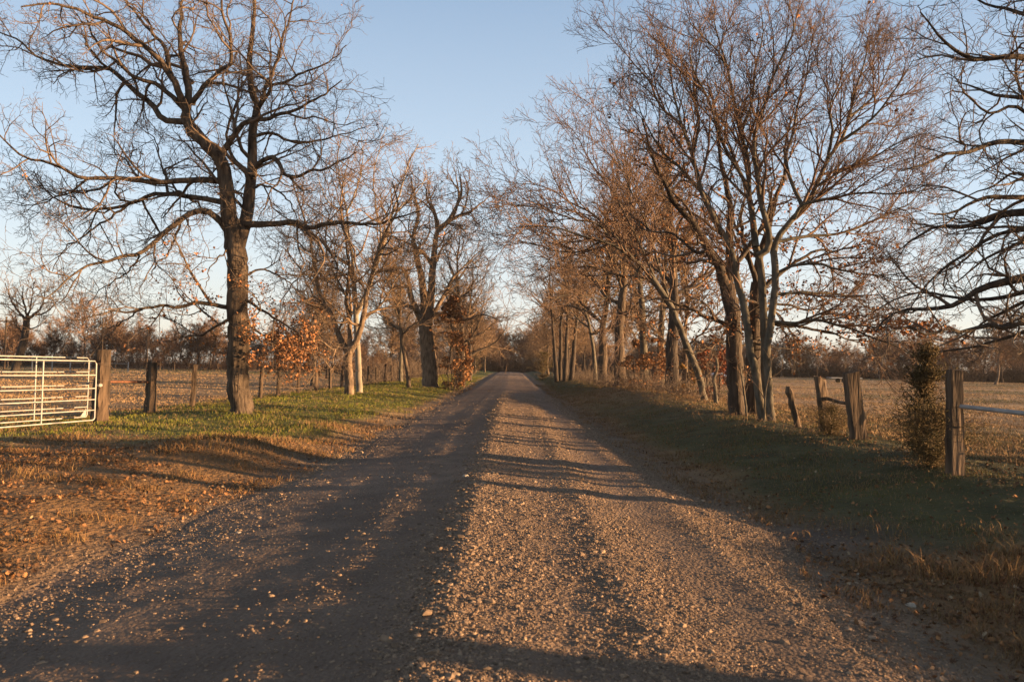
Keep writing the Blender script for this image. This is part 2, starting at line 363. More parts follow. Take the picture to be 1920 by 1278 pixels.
# dry grass (tan), tufted
x, y, g = scatter(560000, 3.4, 80, -13, 13, 31)
gr, li, di = zones(x, y); cl = sm(.42, .68, fbm(x * 2.2, y * 2.2, 111, 3))
tus = sm(2.9, 3.6, x) * sm(9, 6.5, y)
hum = np.exp(-((y - 14.2) / 1.8) ** 2) * np.exp(-((x + 4.9) / 1.5) ** 2) + np.exp(-((y - 19.5) / 2) ** 2) * np.exp(-((x + 4.6) / 1) ** 2)
k = offroad(x, y) & (g.uniform(0, 1, len(x)) < (.05 + .25 * li + .75 * cl + .8 * tus + .8 * hum + .5 * ((x > 2) & (x < 5))) * (1 - .8 * gr) * (1 - .9 * di))
x, y, cl, tus, hum = x[k], y[k], cl[k], tus[k], hum[k]; N = len(x); dist = np.sqrt(x * x + y * y)
c = (np.array((.30, .185, .085)) * (1 - .18 * li[k][:, None]) + np.array((.0, -.005, -.01)) * li[k][:, None]) * g.uniform(.45, 1.3, (N, 1)); c[:, 1] *= g.uniform(.85, 1.08, N)
hh = g.uniform(.02, .075, N) * (.5 + 1.1 * cl ** 2) + tus * g.uniform(.03, .15, N) * (.3 + cl) + hum * g.uniform(0, .1, N)
tag(link('dry_grass', blades('dry_grass', x, y, hh * (1 + dist * .004), .004 * (1 + dist * .07), c, 1.1, 32)), kind='stuff')
# stubble standing on the fields
g = rng(51); n = 420000; y = 9 * (175 / 9.0) ** g.uniform(0, 1, n) ** .9; x = g.uniform(-.72, .72, n) * y; u = x - RC
cl = fbm(x * .5, y * .5, 115, 3); k = ((u < -10.5) | (u > 8)) & (g.uniform(0, 1, n) < sm(.3, .6, cl) * .85 + .1); x, y = x[k], y[k]; N = len(x); dist = np.sqrt(x * x + y * y)
c = np.array((.42, .28, .14)) * g.uniform(.6, 1.2, (N, 1)); c[:, 1] *= g.uniform(.88, 1.06, N); gg = (fbm(x * .08, y * .1, 61, 3) > .62) & (g.uniform(0, 1, N) < .6); c[gg] = np.array((.12, .13, .04))
tag(link('field_stubble', blades('field_stubble', x, y, g.uniform(.03, .09, N) * (1 + dist * .004), .005 * (1 + dist * .08), c, 1.0, 52)), kind='stuff')
# leaves on the ground
OUT = np.array([(0, -.5), (.12, -.3), (.34, -.26), (.2, -.08), (.46, .06), (.24, .16), (.3, .36), (.08, .36), (0, .52), (-.1, .34), (-.32, .3), (-.2, .12), (-.44, 0), (-.2, -.12), (-.3, -.3), (-.1, -.32)])
def leaf_mesh(name, P, size, c, seed, flat=.5, mat='litter', outline=OUT):
    g = rng(seed); N = len(P); K = len(outline)
    o = outline[None] * g.uniform(.8, 1.2, (N, 1, 2)); zz = g.uniform(.1, .7, (N, 1)) * (o[..., 0] ** 2 * 2.2) + g.uniform(-.1, .6, (N, 1)) * (o[..., 1] ** 2)
    V = np.concatenate([o, zz[..., None]], -1); V = np.concatenate([V, np.zeros((N, 1, 3))], 1) * size[:, None, None]
    ax = norm(g.normal(size=(N, 3)) * flat + np.array((0, 0, 1.0))); r = g.normal(size=(N, 3)); U = norm(np.cross(ax, r)); W = np.cross(ax, U)
    V = V[..., :1] * U[:, None] + V[..., 1:2] * W[:, None] + V[..., 2:] * ax[:, None] + P[:, None]
    i = (np.arange(N) * (K + 1))[:, None, None]; j = np.arange(K)
    tri = np.stack([j, (j + 1) % K, np.full(K, K)], -1)[None] + i
    return mesh_np(name, V.reshape(-1, 3), [tri.reshape(-1, 3)], True, [M[mat]], np.repeat(c, K + 1, 0))
x, y, g = scatter(190000, 3.3, 60, -12, 12, 41)
gr, li, di = zones(x, y); cl = fbm(x * 1.3, y * 1.3, 121, 3)
k = offroad(x, y) & (g.uniform(0, 1, len(x)) < (li * sm(.38, .62, cl) + .03 + .16 * (x > 0)) * (1 - .5 * gr))
x, y = x[k], y[k]; N = len(x); P = np.stack([x, y, gz(x, y) + g.uniform(.0, .035, N)], -1)
t = g.uniform(0, 1, (N, 1)); c = (np.array((.38, .19, .08)) * (1 - t) + np.array((.10, .055, .035)) * t) * g.uniform(.7, 1.2, (N, 1))
pal = g.uniform(0, 1, N) < .03; c[pal] = np.array((.42, .31, .19))
tag(link('leaf_litter', leaf_mesh('leaf_litter', P, g.uniform(.025, .058, N), c, 42)), kind='stuff')
SMALL = OUT[[0, 2, 4, 6, 8, 10, 12, 14]]

# ------------------------------------------------------------------ trees
def smooth_poly(pts, K):
    """Catmull-Rom through pts (n,4: xyz r) resampled to K nodes"""
    p = np.asarray(pts, float); p = np.vstack([2 * p[0] - p[1], p, 2 * p[-1] - p[-2]])
    seg = np.linalg.norm(np.diff(p[1:-1, :3], axis=0), axis=1); cum = np.concatenate([[0], np.cumsum(seg)])
    s = np.linspace(0, cum[-1], K); i = np.clip(np.searchsorted(cum, s, side='right') - 1, 0, len(seg) - 1)
    t = ((s - cum[i]) / np.maximum(seg[i], 1e-9))[:, None]
    p0, p1, p2, p3 = p[i], p[i + 1], p[i + 2], p[i + 3]
    o = .5 * (2 * p1 + (p2 - p0) * t + (2 * p0 - 5 * p1 + 4 * p2 - p3) * t ** 2 + (3 * p1 - p0 - 3 * p2 + p3) * t ** 3)
    o[:, 3] = (p1 + (p2 - p1) * t)[:, 3]
    return o
def spawn(g, P, Rr, dens, l0, l1, ang, wig, up, K, rk=.0125, rp=1.15, rmin=.0035, t0=.15, taper=.5, nmin=1, fwd=0.0, bias=None):
    """one level of side branches, vectorised. Returns nodes (M,K+1,3) and radii"""
    L = np.linalg.norm(np.diff(P, axis=1), axis=2).sum(1)
    n = np.maximum(nmin, (L * dens + g.uniform(0, 1, len(L))).astype(int))
    par = np.repeat(np.arange(len(P)), n); j = np.arange(len(par)) - np.repeat(np.cumsum(n) - n, n)
    t = t0 + (1 - t0) * np.clip((j + g.uniform(.1, .9, len(par))) / n[par], 0, .999)
    f = t * (P.shape[1] - 1); i = np.minimum(f.astype(int), P.shape[1] - 2); fr = (f - i)[:, None]
    A, B = P[par, i], P[par, i + 1]; pos = A * (1 - fr) + B * fr; T = norm(B - A)
    rpar = Rr[par, i] * (1 - fr[:, 0]) + Rr[par, i + 1] * fr[:, 0]
    h = np.where(np.abs(T[:, 2:]) < .9, np.array([[0, 0, 1.0]]), np.array([[1.0, 0, 0]])); U = norm(np.cross(T, h)); W = np.cross(T, U)
    ph = np.repeat(g.uniform(0, 6.28, len(P)), n) + j * 2.4 + g.normal(0, .4, len(par))
    th = R_(ang) * g.uniform(.6, 1.3, len(par)) * (1 - fwd * t)
    D = norm(np.cos(th)[:, None] * T + np.sin(th)[:, None] * (np.cos(ph)[:, None] * U + np.sin(ph)[:, None] * W))
    ln = g.uniform(l0, l1, len(par)) * (1 - taper * t)
    lim = np.repeat(L, n); ln = np.minimum(ln, lim * .85 + .1)
    r0 = np.maximum(rmin, np.minimum(rk * ln ** rp * 1.6, rpar * .72))
    nodes = [pos]; st = (ln / K)[:, None]
    for k in range(K):
        D = D + g.normal(0, wig, D.shape); D[:, 2] += up
        if bias is not None: D = D + bias
        D = norm(D); nodes.append(nodes[-1] + D * st)
    N_ = np.stack(nodes, 1); tt = np.linspace(0, 1, K + 1)[None]
    return N_, r0[:, None] * (1 - tt) ** .8 + rmin * .8 * tt
SP = {  # densities / lengths for levels 1..4 : (dens, l0, l1, angle, wiggle, up, K)
 'oak': [(1.5, 1.3, 3.4, 52, .26, .03, 7), (3.4, .55, 1.5, 50, .28, .03, 5), (5.2, .25, .75, 48, .3, .03, 4), (6.0, .12, .36, 45, .3, .03, 2)],
 'elm': [(2.0, 1.3, 3.6, 34, .13, .05, 7), (3.6, .6, 1.7, 34, .14, .05, 5), (5.6, .3, .85, 36, .16, .04, 4), (6.5, .12, .42, 40, .2, .03, 2)],
 'row': [(2.3, 1.5, 4.0, 36, .15, .05, 7), (3.6, .6, 1.8, 38, .16, .045, 5), (4.2, .3, .95, 40, .18, .03, 3), (2.2, .2, .5, 42, .2, .03, 2)],
 'mid': [(1.5, 1.6, 4.2, 40, .18, .05, 6), (2.6, .8, 2.0, 40, .2, .04, 4), (3.6, .35, 1.1, 42, .22, .03, 3), (0, 0, 0, 0, 0, 0, 0)],
 'far': [(1.1, 1.6, 4.5, 42, .2, .05, 4), (2.0, .9, 2.4, 42, .2, .04, 3), (2.6, .5, 1.4, 42, .2, .03, 2), (0, 0, 0, 0, 0, 0, 0)],
}
def grow_tree(limbs, sp, seed, rmin=.004, dscale=1.0, lscale=1.0, trunk_sides=14, free=None, maxlev=4, bias=None, wig=None):
    """limbs: list of dict(p=(n,4) array, k='trunk'|'limb', s=bool spawn). Returns (TB trunk, TB crown, twig nodes)"""
    g = rng(seed); T = TB(); Cr = TB(); P = []; Rr = []; KK = 25
    for q, l in enumerate(limbs):
        a = smooth_poly(l['p'], KK if not l.get('thick') else 33)
        if l.get('jit', 0): 
            j = g.normal(0, l['jit'], a[:, :3].shape); j[0] = 0; a[:, :3] += j * .5 + np.roll(j, 1, 0) * .3
        T.add(a[:, :3], a[:, 3], trunk_sides if a[:, 3].max() > .12 else 8, seed + q, rough=.03 if a[:, 3].max() > .1 else 0)
        if l.get('s', True):
            b = a if len(a) == KK else a[np.linspace(0, len(a) - 1, KK).round().astype(int)]
            fr = l.get('from', 0)
            if fr: b = smooth_poly(b[int(fr * KK):], KK)
            P.append(b[:, :3]); Rr.append(b[:, 3])
    P = np.array(P); Rr = np.array(Rr); tips = []; out = (P, Rr)
    for lv, (d, l0, l1, an, wg, up, K) in enumerate(SP[sp][:maxlev]):
        if d == 0: break
        out = spawn(g, out[0], out[1], d * dscale, l0 * lscale, l1 * lscale, an, wg, up, K, rmin=rmin * (1.0 if lv >= 2 else 1.3), nmin=2 if lv > 1 else 3, t0=.12 if lv == 0 else .1, bias=bias if lv < 2 else None)
        z = out[0][:, -1, 2] > .4; out = (out[0][z], out[1][z])
        Cr.add(out[0], out[1], 5 if lv == 0 else (4 if lv == 1 else 3), seed + 50 + lv)
        tips.append(out[0])
    return T, Cr, tips
def tree_obj(name, base, label, group, T, Cr, mats, leaves=None, cat='tree'):
    root = empty(name, tuple(base), label, cat, group)
    link('trunk', T.mesh('trunk', [mats[0]], base), root)
    link('crown', Cr.mesh('crown', [mats[1]], base), root)
    if leaves is not None and len(leaves[0]):
        lv = leaf_mesh('leaves', leaves[0] - np.asarray(base), leaves[1], leaves[2], 5, flat=3, mat='leaf', outline=SMALL)
        link('leaves', lv, root)
    return root
def pick_leaves(tips, f, n, seed, size=(.06, .12)):
    """leaves hanging on the twigs where f(points)->probability"""
    g = rng(seed); Q = np.concatenate([t.reshape(-1, 3) for t in tips[1:]]); pr = f(Q); Q = Q[g.uniform(0, 1, len(Q)) < pr]
    if len(Q) == 0: return None
    Q = Q[g.integers(0, len(Q), n)] + g.normal(0, .05, (n, 3))
    t = g.uniform(0, 1, (n, 1)); c = (np.array((1.25, 1.1, 1)) * (1 - t) + np.array((.55, .5, .55)) * t)
    return Q, g.uniform(*size, n), c
def L(pts, d, r0, r1, dz=0.0, jit=.0, base=False, zg=None, **k):
    """limb from picture points at distance d; dz = how far its end leans away from (+) or towards (-) the viewer"""
    n = len(pts); out = []
    dd = k.pop('dz0', 0.0)
    seg = np.concatenate([[0], np.cumsum(np.hypot(*np.diff(np.array(pts, float), axis=0).T))]); seg /= seg[-1]
    for i, (X, Y) in enumerate(pts):
        out.append(np.append(px(X, Y, d + dd + dz * seg[i]), r0 + (r1 - r0) * seg[i] ** .8))
    a = np.array(out)
    if base: a[0, 2] = gz(a[0, 0], a[0, 1]) - .12
    q = dict(p=a, jit=jit); q.update(k); return q
def flare(l, k=1.5, n=1):
    p = l['p']; b = p[0].copy(); mid = p[0] * .75 + p[1] * .25; mid[3] = p[0, 3]; q = p[0] * .93 + p[1] * .07; q[3] = p[0, 3] * (1 + (k - 1) * .45); b[3] *= k
    l['p'] = np.vstack([b, q, mid, p[1:]]); l['thick'] = True; l['s'] = False; return l

def gpx(X, d, dy=0):
    """ground point at distance d under picture column X"""
    p = px(X, 700, d); return np.array([p[0], d, float(gz(p[0], d))])

# --- big oak on the left -------------------------------------------------
D = 22.4
l = [flare(L([(452, 790), (449, 735), (445, 690), (447, 640), (444, 580), (446, 520), (441, 452)], D, .295, .265, 0, .035, base=True), 1.8)]
def A(pts, r0, r1, dz, j=.035, **k): l.append(L(pts, D, r0, r1, dz, j, **k))
A([(441, 470), (436, 440), (430, 400), (425, 350), (416, 305), (401, 284), (382, 265), (365, 250), (348, 217)], .25, .15, -.4, .02)
A([(444, 470), (458, 430), (465, 383), (474, 339), (475, 303), (475, 255), (479, 219), (481, 190), (471, 164), (469, 120), (474, 60), (480, -20)], .21, .04, 1.2)
A([(348, 220), (355, 185), (350, 140), (342, 100), (336, 60), (340, 20), (345, -50)], .12, .03, .8)
A([(350, 212), (334, 172), (318, 140), (300, 112), (270, 85), (235, 60), (195, 38), (150, 20), (100, 8), (40, 12)], .12, .02, -2.2)
A([(322, 142), (306, 84), (288, 66), (270, 44), (240, 10), (205, -40)], .07, .02, 1.0)
A([(352, 228), (330, 226), (306, 222), (290, 200), (262, 179), (233, 153), (206, 131), (175, 126), (128, 122), (73, 106), (29, 73), (-20, 55)], .1, .018, 1.6)
A([(350, 208), (330, 185), (292, 157), (255, 146), (219, 117), (186, 91), (171, 60), (160, 20)], .08, .02, -1.2)
A([(412, 290), (435, 262), (447, 240), (470, 226), (503, 219), (547, 208), (590, 190), (640, 150)], .1, .015, -1.8)
A([(361, 197), (386, 157), (408, 139), (433, 117), (430, 66), (419, 29), (415, -30)], .08, .025, -1.5)
A([(478, 219), (498, 170), (515, 125), (530, 75), (545, 30), (552, -20)], .07, .02, 1.5)
A([(483, 205), (512, 165), (545, 148), (590, 130), (630, 105), (650, 85)], .06, .012, -1.2)
A([(480, 312), (499, 297), (517, 299), (532, 321), (547, 332), (583, 321), (620, 312), (670, 285)], .08, .015, -1.6)
A([(462, 420), (510, 419), (547, 417), (568, 422), (587, 427), (612, 419), (656, 417), (700, 420), (745, 408), (790, 395)], .11, .018, -1.6, .03)
A([(475, 353), (503, 348), (528, 364), (547, 386), (562, 425)], .04, .01, -1)
A([(475, 258), (505, 250), (540, 262), (580, 268), (640, 252), (690, 238)], .055, .012, 1.8)
A([(476, 330), (440, 300), (425, 250), (440, 200), (455, 150), (450, 90)], .06, .015, 2.4)
A([(424, 343), (395, 336), (365, 337), (310, 342), (270, 340), (219, 335), (146, 332), (109, 313), (73, 303), (36, 288), (-10, 250)], .10, .018, -2.0)
A([(428, 383), (400, 376), (365, 372), (328, 364), (292, 365), (270, 370), (237, 385), (190, 394), (146, 390), (109, 376), (84, 357), (60, 320)], .09, .015, 1.4)
A([(240, 384), (210, 405), (182, 423), (150, 446), (122, 466), (100, 510)], .04, .01, -.8)
A([(424, 430), (412, 412), (398, 402), (383, 396), (357, 401), (339, 412), (317, 430), (292, 452), (262, 474), (233, 482), (200, 490), (167, 497), (135, 515), (110, 540), (80, 560)], .11, .012, -2.6, .03)
A([(339, 415), (325, 455), (313, 477), (290, 500), (281, 530)], .04, .01, -.6)
A([(263, 478), (245, 505), (215, 525), (187, 545), (165, 570)], .03, .009, .6)
A([(210, 338), (170, 360), (120, 365), (60, 385), (10, 380)], .04, .01, 2)
A([(350, 368), (320, 345), (300, 300), (290, 260), (250, 230)], .04, .01, 2.2)
A([(438, 578), (415, 574), (385, 569), (360, 570), (340, 575), (300, 573), (267, 578), (240, 587), (210, 583), (167, 596), (127, 600)], .07, .01, -1.8, .03)
A([(270, 578), (240, 597), (213, 613), (160, 612)], .03, .008, .5)
A([(436, 596), (410, 610), (383, 627), (350, 632), (312, 640)], .055, .01, 1.0)
A([(455, 560), (490, 580), (530, 605), (565, 630), (600, 660)], .05, .01, -1.4)
A([(455, 600), (490, 625), (530, 645), (560, 680)], .045, .01, 1.2)
A([(452, 520), (490, 505), (530, 520), (570, 560)], .04, .01, 1.8)
A([(437, 450), (420, 475), (395, 500), (385, 540)], .03, .008, -1.5)
T, Cr, tips = grow_tree(l, 'oak', 101, rmin=.0042, dscale=1.1)
pL = px(455, 600, D)
def f1(Q):
    zz = Q[:, 2]; dx = Q[:, 0] - pL[0]
    return np.clip(np.exp(-((zz - 2.05 - .0 * dx) / .62) ** 2) * sm(-.2, .8, dx) * sm(2.9, 1.9, dx) * .9 + np.exp(-((zz - 2.3) / .7) ** 2) * sm(-2.9, -1.0, dx) * sm(.2, -.6, dx) * .22 + .0008 + .12 * np.exp(-((zz - 3.6) / .8) ** 2) * np.exp(-(dx / 1.1) ** 2), 0, 1)
base = np.array([l[0]['p'][0][0], l[0]['p'][0][1], float(gz(l[0]['p'][0][0], D))])
tree_obj('oak_tree', base, 'largest bare oak left of the road, forked trunk, orange leaves low down', None, T, Cr, (M['oak'], M['oaktwig']), pick_leaves(tips, f1, 4200, 3, (.04, .08)))

# --- left: pale multi-stemmed trees behind the oak -------------------------
D = 38; l = []
l.append(flare(L([(655, 752), (655, 715), (652, 680), (655, 655)], D, .22, .2, 0, .01, base=True), 1.4))
A([(655, 665), (640, 640), (625, 600), (605, 560), (590, 500), (580, 440), (560, 380), (545, 330)], .15, .02, 1.5)
A([(655, 660), (672, 630), (682, 590), (690, 540), (705, 480), (725, 430), (745, 390), (735, 340)], .16, .03, -1)
A([(640, 640), (625, 655), (605, 640), (580, 640), (560, 670)], .06, .02, -1.2)
A([(655, 660), (655, 610), (650, 560), (655, 500), (645, 430), (640, 360), (655, 300)], .13, .02, 1)
A([(610, 570), (585, 550), (560, 500), (535, 470), (500, 440)], .06, .012, -1)
A([(682, 600), (715, 570), (745, 520), (770, 500), (800, 440)], .07, .012, 1)
A([(690, 550), (660, 510), (640, 470), (610, 440)], .05, .012, 2)
A([(652, 560), (620, 500), (610, 440), (620, 380), (605, 320)], .06, .012, -2)
A([(590, 500), (560, 520), (530, 560), (520, 600)], .05, .01, 1)
A([(705, 480), (740, 470), (775, 440), (800, 390)], .05, .01, -2)
A([(640, 700), (600, 690), (575, 720), (560, 735)], .04, .02, -.6)
T, Cr, tips = grow_tree(l, 'oak', 111, rmin=.006, dscale=1.0, lscale=1.15, maxlev=4)
tree_obj('gnarled_tree', l[0]['p'][1][:3] * [1, 1, 0] + [0, 0, float(gz(l[0]['p'][0][0], D))], 'gnarled low-forking tree with bowed arms left of the white-trunked tree', None, T, Cr, (M['warmbark'], M['tantwig']))
D = 41; l = []
l.append(flare(L([(674, 742), (673, 700), (671, 655), (668, 600), (665, 560), (660, 500)], D, .17, .12, 0, .02, base=True), 1.25))
A([(665, 560), (662, 500), (655, 450), (650, 400), (640, 350), (632, 300), (640, 260)], .12, .02, 1)
A([(668, 590), (690, 540), (705, 500), (722, 450), (735, 400), (750, 360), (765, 310), (785, 270)], .13, .02, -1)
A([(735, 400), (760, 380), (790, 350), (800, 320)], .06, .012, 1)
A([(655, 450), (640, 400), (610, 370), (590, 310)], .06, .012, -1)
A([(700, 510), (715, 450), (705, 390), (700, 330), (715, 270), (725, 240)], .07, .015, 1.6)
A([(662, 500), (620, 470), (590, 420), (560, 390)], .06, .012, 1.5)
A([(650, 400), (670, 350), (680, 300), (675, 250)], .06, .012, 0)
T, Cr, tips = grow_tree(l, 'oak', 121, rmin=.006, dscale=.85, lscale=1.15)
tree_obj('white_trunk_tree', l[0]['p'][1][:3] * [1, 1, 0] + [0, 0, float(gz(l[0]['p'][0][0], D))], 'slim tree with a smooth whitish trunk left of the road', None, T, Cr, (M['white'], M['tantwig']))

# --- left: thick ivy-clad tree --------------------------------------------
D = 57; l = []
l.append(flare(L([(807, 728), (806, 700), (803, 660), (800, 630), (798, 600)], D, .6, .5, 0, .03, base=True), 1.6))
A([(798, 610), (785, 590), (770, 555), (765, 520), (750, 500), (730, 520), (700, 530)], .30, .035, -1)
A([(798, 605), (795, 560), (790, 520), (780, 480), (775, 440), (785, 400), (775, 360), (770, 330)], .34, .045, 2)
A([(802, 600), (808, 550), (812, 500), (815, 460), (822, 430), (840, 415), (855, 390), (865, 360), (862, 330)], .36, .06, -1)
A([(822, 432), (850, 410), (875, 400), (905, 380), (920, 365)], .19, .025, 1)
A([(822, 435), (815, 400), (800, 370), (802, 340)], .19, .025, -2)
A([(850, 405), (860, 370), (855, 330), (850, 310)], .12, .02, 2)
A([(804, 600), (830, 560), (850, 520), (880, 490), (900, 470)], .21, .025, 1.5)
A([(805, 590), (840, 590), (870, 600), (905, 590), (935, 600)], .19, .025, -2)
A([(795, 590), (760, 570), (730, 560), (705, 580)], .19, .025, 2)
A([(812, 500), (790, 470), (750, 450), (720, 440)], .16, .025, -2)
T, Cr, tips = grow_tree(l, 'oak', 131, rmin=.010, dscale=.66, lscale=1.5)
b3 = l[0]['p'][1][:3] * [1, 1, 0] + [0, 0, float(gz(l[0]['p'][0][0], D))]
tree_obj('ivy_clad_tree', b3, 'thickest tree on the left roadside, its crooked limbs above rusty vines', None, T, Cr, (M['warmbark'], M['oaktwig']))
def leafy_column(name, label, X, d, H, W, n, seed, size=(.1, .2), colr=None, cat='vine', mat='leaf', off=(0, 0)):
    g = rng(seed); b = gpx(X, d); b[0] += off[0]; b[1] += off[1]; b[2] = gz(b[0], b[1])
    root = empty(name, tuple(b), label, cat)
    TT = TB(); m = 14; K = 12; zz = np.linspace(0, 1, K)
    st = np.zeros((m, K, 3)); st[..., 2] = zz * H * g.uniform(.5, 1, (m, 1)); ph = g.uniform(0, 6.28, (m, 1)); rr = W * g.uniform(.2, .7, (m, 1)) * np.sin(zz * 2.6 + .3)
    st[..., 0] = rr * np.cos(ph + zz); st[..., 1] = rr * np.sin(ph + zz); st[..., :2] += np.cumsum(g.normal(0, .03 * W, (m, K, 2)), 1)
    TT.add(st, np.full((m, K), .02) * (1.2 - zz), 4)
    link('stems', TT.mesh('stems', [M['oaktwig']]), root)
    t = g.uniform(0, 1, n) ** .8; a = g.uniform(0, 6.28, n); k = 1.6 * fbm(t * 6 + seed, np.cos(a) * 1.6 + 5, 3, 3) + .15; q = W * k * np.sqrt(g.uniform(0, 1, n)) * np.sin(t * 2.5 + .5)
    Q = np.stack([q * np.cos(a), q * np.sin(a), t * H], -1); cl = fbm(Q[:, 0] * 2 + 9, Q[:, 2] * 2, 5, 2) > .52; Q = Q[cl]
    N = len(Q); u = g.uniform(0, 1, (N, 1)); c = (np.array(colr[0]) * (1 - u) + np.array(colr[1]) * u) if colr else (np.array((1.2, 1.1, 1)) * (1 - u) + np.array((.5, .5, .55)) * u)
    link('leaves', leaf_mesh('leaves', Q, g.uniform(*size, N), c, seed, flat=3, mat=mat, outline=SMALL), root)
    return root
leafy_column('leafy_vine', 'rusty-leaved vine climbing beside the thickest left roadside trunk', 846, 56, 6.6, 1.6, 6500, 61, (.08, .15), ((1.0, .9, .85), (.4, .38, .4)))
leafy_column('leafy_vine', 'low rusty vine on the ground right of the thickest left trunk', 864, 60, 3.4, 1.0, 2200, 62)

# --- right: pale foreground tree with three stems --------------------------
D = 21.8; l = []
l.append(flare(L([(1430, 798), (1427, 768), (1418, 704), (1407, 657), (1401, 610), (1392, 563), (1382, 523), (1373, 479), (1355, 438)], D, .115, .09, 0, .01, base=True), 1.3)); l[-1]['s'] = True; l[-1]['from'] = .5
A([(1355, 438), (1335, 401), (1316, 360), (1298, 291), (1279, 235), (1266, 188), (1254, 125)], .09, .015, -1.5, .015)
l.append(flare(L([(1440, 800), (1437, 760), (1434, 673), (1433, 617), (1430, 560), (1426, 501), (1417, 463)], D + .25, .12, .10, .2, .01, base=True), 1.3))
A([(1417, 463), (1410, 407), (1404, 360), (1401, 297), (1388, 250), (1379, 203), (1363, 125), (1348, 78), (1335, 20)], .1, .014, .8, .015)
A([(1420, 480), (1437, 470), (1442, 438), (1430, 391), (1423, 360), (1420, 329), (1413, 282), (1417, 244), (1435, 194), (1451, 141), (1473, 94), (1489, 55), (1480, 10)], .1, .014, -1.2, .015)
l.append(flare(L([(1446, 802), (1442, 735), (1438, 657), (1445, 610), (1451, 563), (1454, 516), (1450, 470)], D - .2, .105, .09, -.2, .01, base=True), 1.3))
A([(1450, 475), (1460, 441), (1489, 407), (1514, 379), (1529, 350), (1551, 300), (1576, 266), (1592, 219), (1604, 172), (1623, 109), (1632, 70)], .1, .014, .8, .015)
A([(1489, 410), (1504, 386), (1535, 376), (1567, 372), (1592, 364), (1629, 361), (1692, 363), (1740, 345)], .055, .01, -1.5, .015)
A([(1458, 452), (1504, 444), (1567, 438), (1629, 419), (1676, 394), (1708, 379), (1745, 340)], .055, .01, 1.2, .015)
A([(1455, 513), (1489, 498), (1535, 494), (1567, 504), (1614, 513), (1661, 515), (1717, 507)], .05, .01, -1.3, .015)
A([(1452, 551), (1504, 548), (1567, 551), (1598, 557), (1640, 585), (1680, 610)], .05, .01, .8, .015)
A([(1440, 604), (1489, 606), (1535, 600), (1582, 613), (1629, 629), (1692, 655), (1740, 680)], .06, .01, -.8, .02)
A([(1504, 386), (1485, 344), (1473, 297), (1485, 257), (1495, 203), (1510, 150), (1520, 90), (1530, 40)], .06, .012, 1.6, .015)
A([(1551, 300), (1560, 250), (1556, 200), (1575, 150), (1580, 100)], .05, .01, -1.5, .015)
A([(1576, 266), (1620, 235), (1655, 200), (1690, 150), (1715, 110)], .05, .01, -1, .015)
A([(1592, 219), (1640, 180), (1660, 140), (1680, 90)], .04, .009, 1.2, .015)
A([(1529, 350), (1580, 320), (1630, 300), (1680, 270), (1730, 250)], .045, .009, -1, .015)
A([(1404, 360), (1385, 320), (1350, 260), (1330, 190), (1300, 130), (1290, 80)], .06, .012, -1.6, .015)
A([(1388, 250), (1410, 190), (1415, 130), (1430, 70), (1425, 10)], .05, .01, 1.4, .015)
A([(1316, 360), (1280, 320), (1240, 280), (1210, 230), (1190, 180)], .05, .01, -.8, .015)
A([(1298, 291), (1310, 230), (1300, 170), (1310, 110), (1320, 50)], .05, .01, 1.2, .015)
A([(1363, 125), (1340, 90), (1300, 50), (1280, 10)], .03, .008, -.6, .015)
A([(1279, 235), (1240, 200), (1215, 150), (1180, 110), (1150, 60)], .04, .008, .6, .015)
T, Cr, tips = grow_tree(l, 'elm', 201, rmin=.0042, dscale=1.22, lscale=.9)
pR = px(1500, 600, D)
def f2(Q): return np.clip(.0006 + .12 * np.exp(-((Q[:, 2] - 2.8) / .4) ** 2) * sm(6.7, 7.3, Q[:, 0]) + .07 * np.exp(-((Q[:, 2] - 4.9) / 1.2) ** 2) * np.exp(-((Q[:, 0] - 7.3) / 1.5) ** 2), 0, 1)
bR = l[0]['p'][1][:3] * [1, 1, 0] + [0, 0, float(gz(l[0]['p'][0][0], D))]
tree_obj('three_stem_tree', bR, 'tallest pale-barked tree with three slim stems right of the road', None, T, Cr, (M['pale'], M['redtwig']), pick_leaves(tips, f2, 1100, 7, (.06, .11)))

# --- right: dark oaks behind it --------------------------------------------
D = 25; l = []
l.append(flare(L([(1384, 782), (1380, 740), (1378, 673), (1376, 626), (1373, 579), (1363, 535)], D, .27, .22, 0, .02, base=True), 1.35))
A([(1363, 545), (1348, 501), (1329, 470), (1310, 432), (1285, 404), (1263, 376), (1240, 330), (1220, 280), (1205, 220)], .17, .02, -1.5)
A([(1366, 545), (1370, 490), (1366, 440), (1372, 400), (1362, 350), (1350, 290), (1345, 230), (1330, 160)], .16, .02, 1)
A([(1368, 612), (1335, 598), (1301, 582), (1279, 573), (1240, 560), (1200, 570)], .08, .012, -.8)
A([(1366, 520), (1390, 480), (1420, 440), (1440, 400), (1450, 340), (1445, 280)], .1, .015, 1.5)
A([(1329, 470), (1300, 470), (1260, 440), (1220, 430), (1180, 400)], .07, .012, 1.5)
A([(1370, 570), (1400, 560), (1430, 575), (1480, 580), (1530, 560)], .06, .012, 2)
A([(1376, 640), (1345, 640), (1310, 660), (1280, 655)], .04, .01, -1)
A([(1378, 650), (1420, 640), (1460, 655), (1500, 650)], .05, .01, 1)
T, Cr, tips = grow_tree(l, 'oak', 211, rmin=.005, dscale=.8, lscale=1.1)
def f3(Q): return np.clip(.03 + .25 * np.exp(-((Q[:, 2] - 2.7) / .5) ** 2) + .12 * np.exp(-((Q[:, 2] - 5.5) / 1.6) ** 2), 0, 1)
tree_obj('oak_tree', l[0]['p'][1][:3] * [1, 1, 0] + [0, 0, float(gz(l[0]['p'][0][0], D))], 'dark-trunked oak with russet leaves just left of the pale three-stemmed tree', None, T, Cr, (M['dark'], M['oaktwig']), pick_leaves(tips, f3, 2200, 8, (.055, .10)))
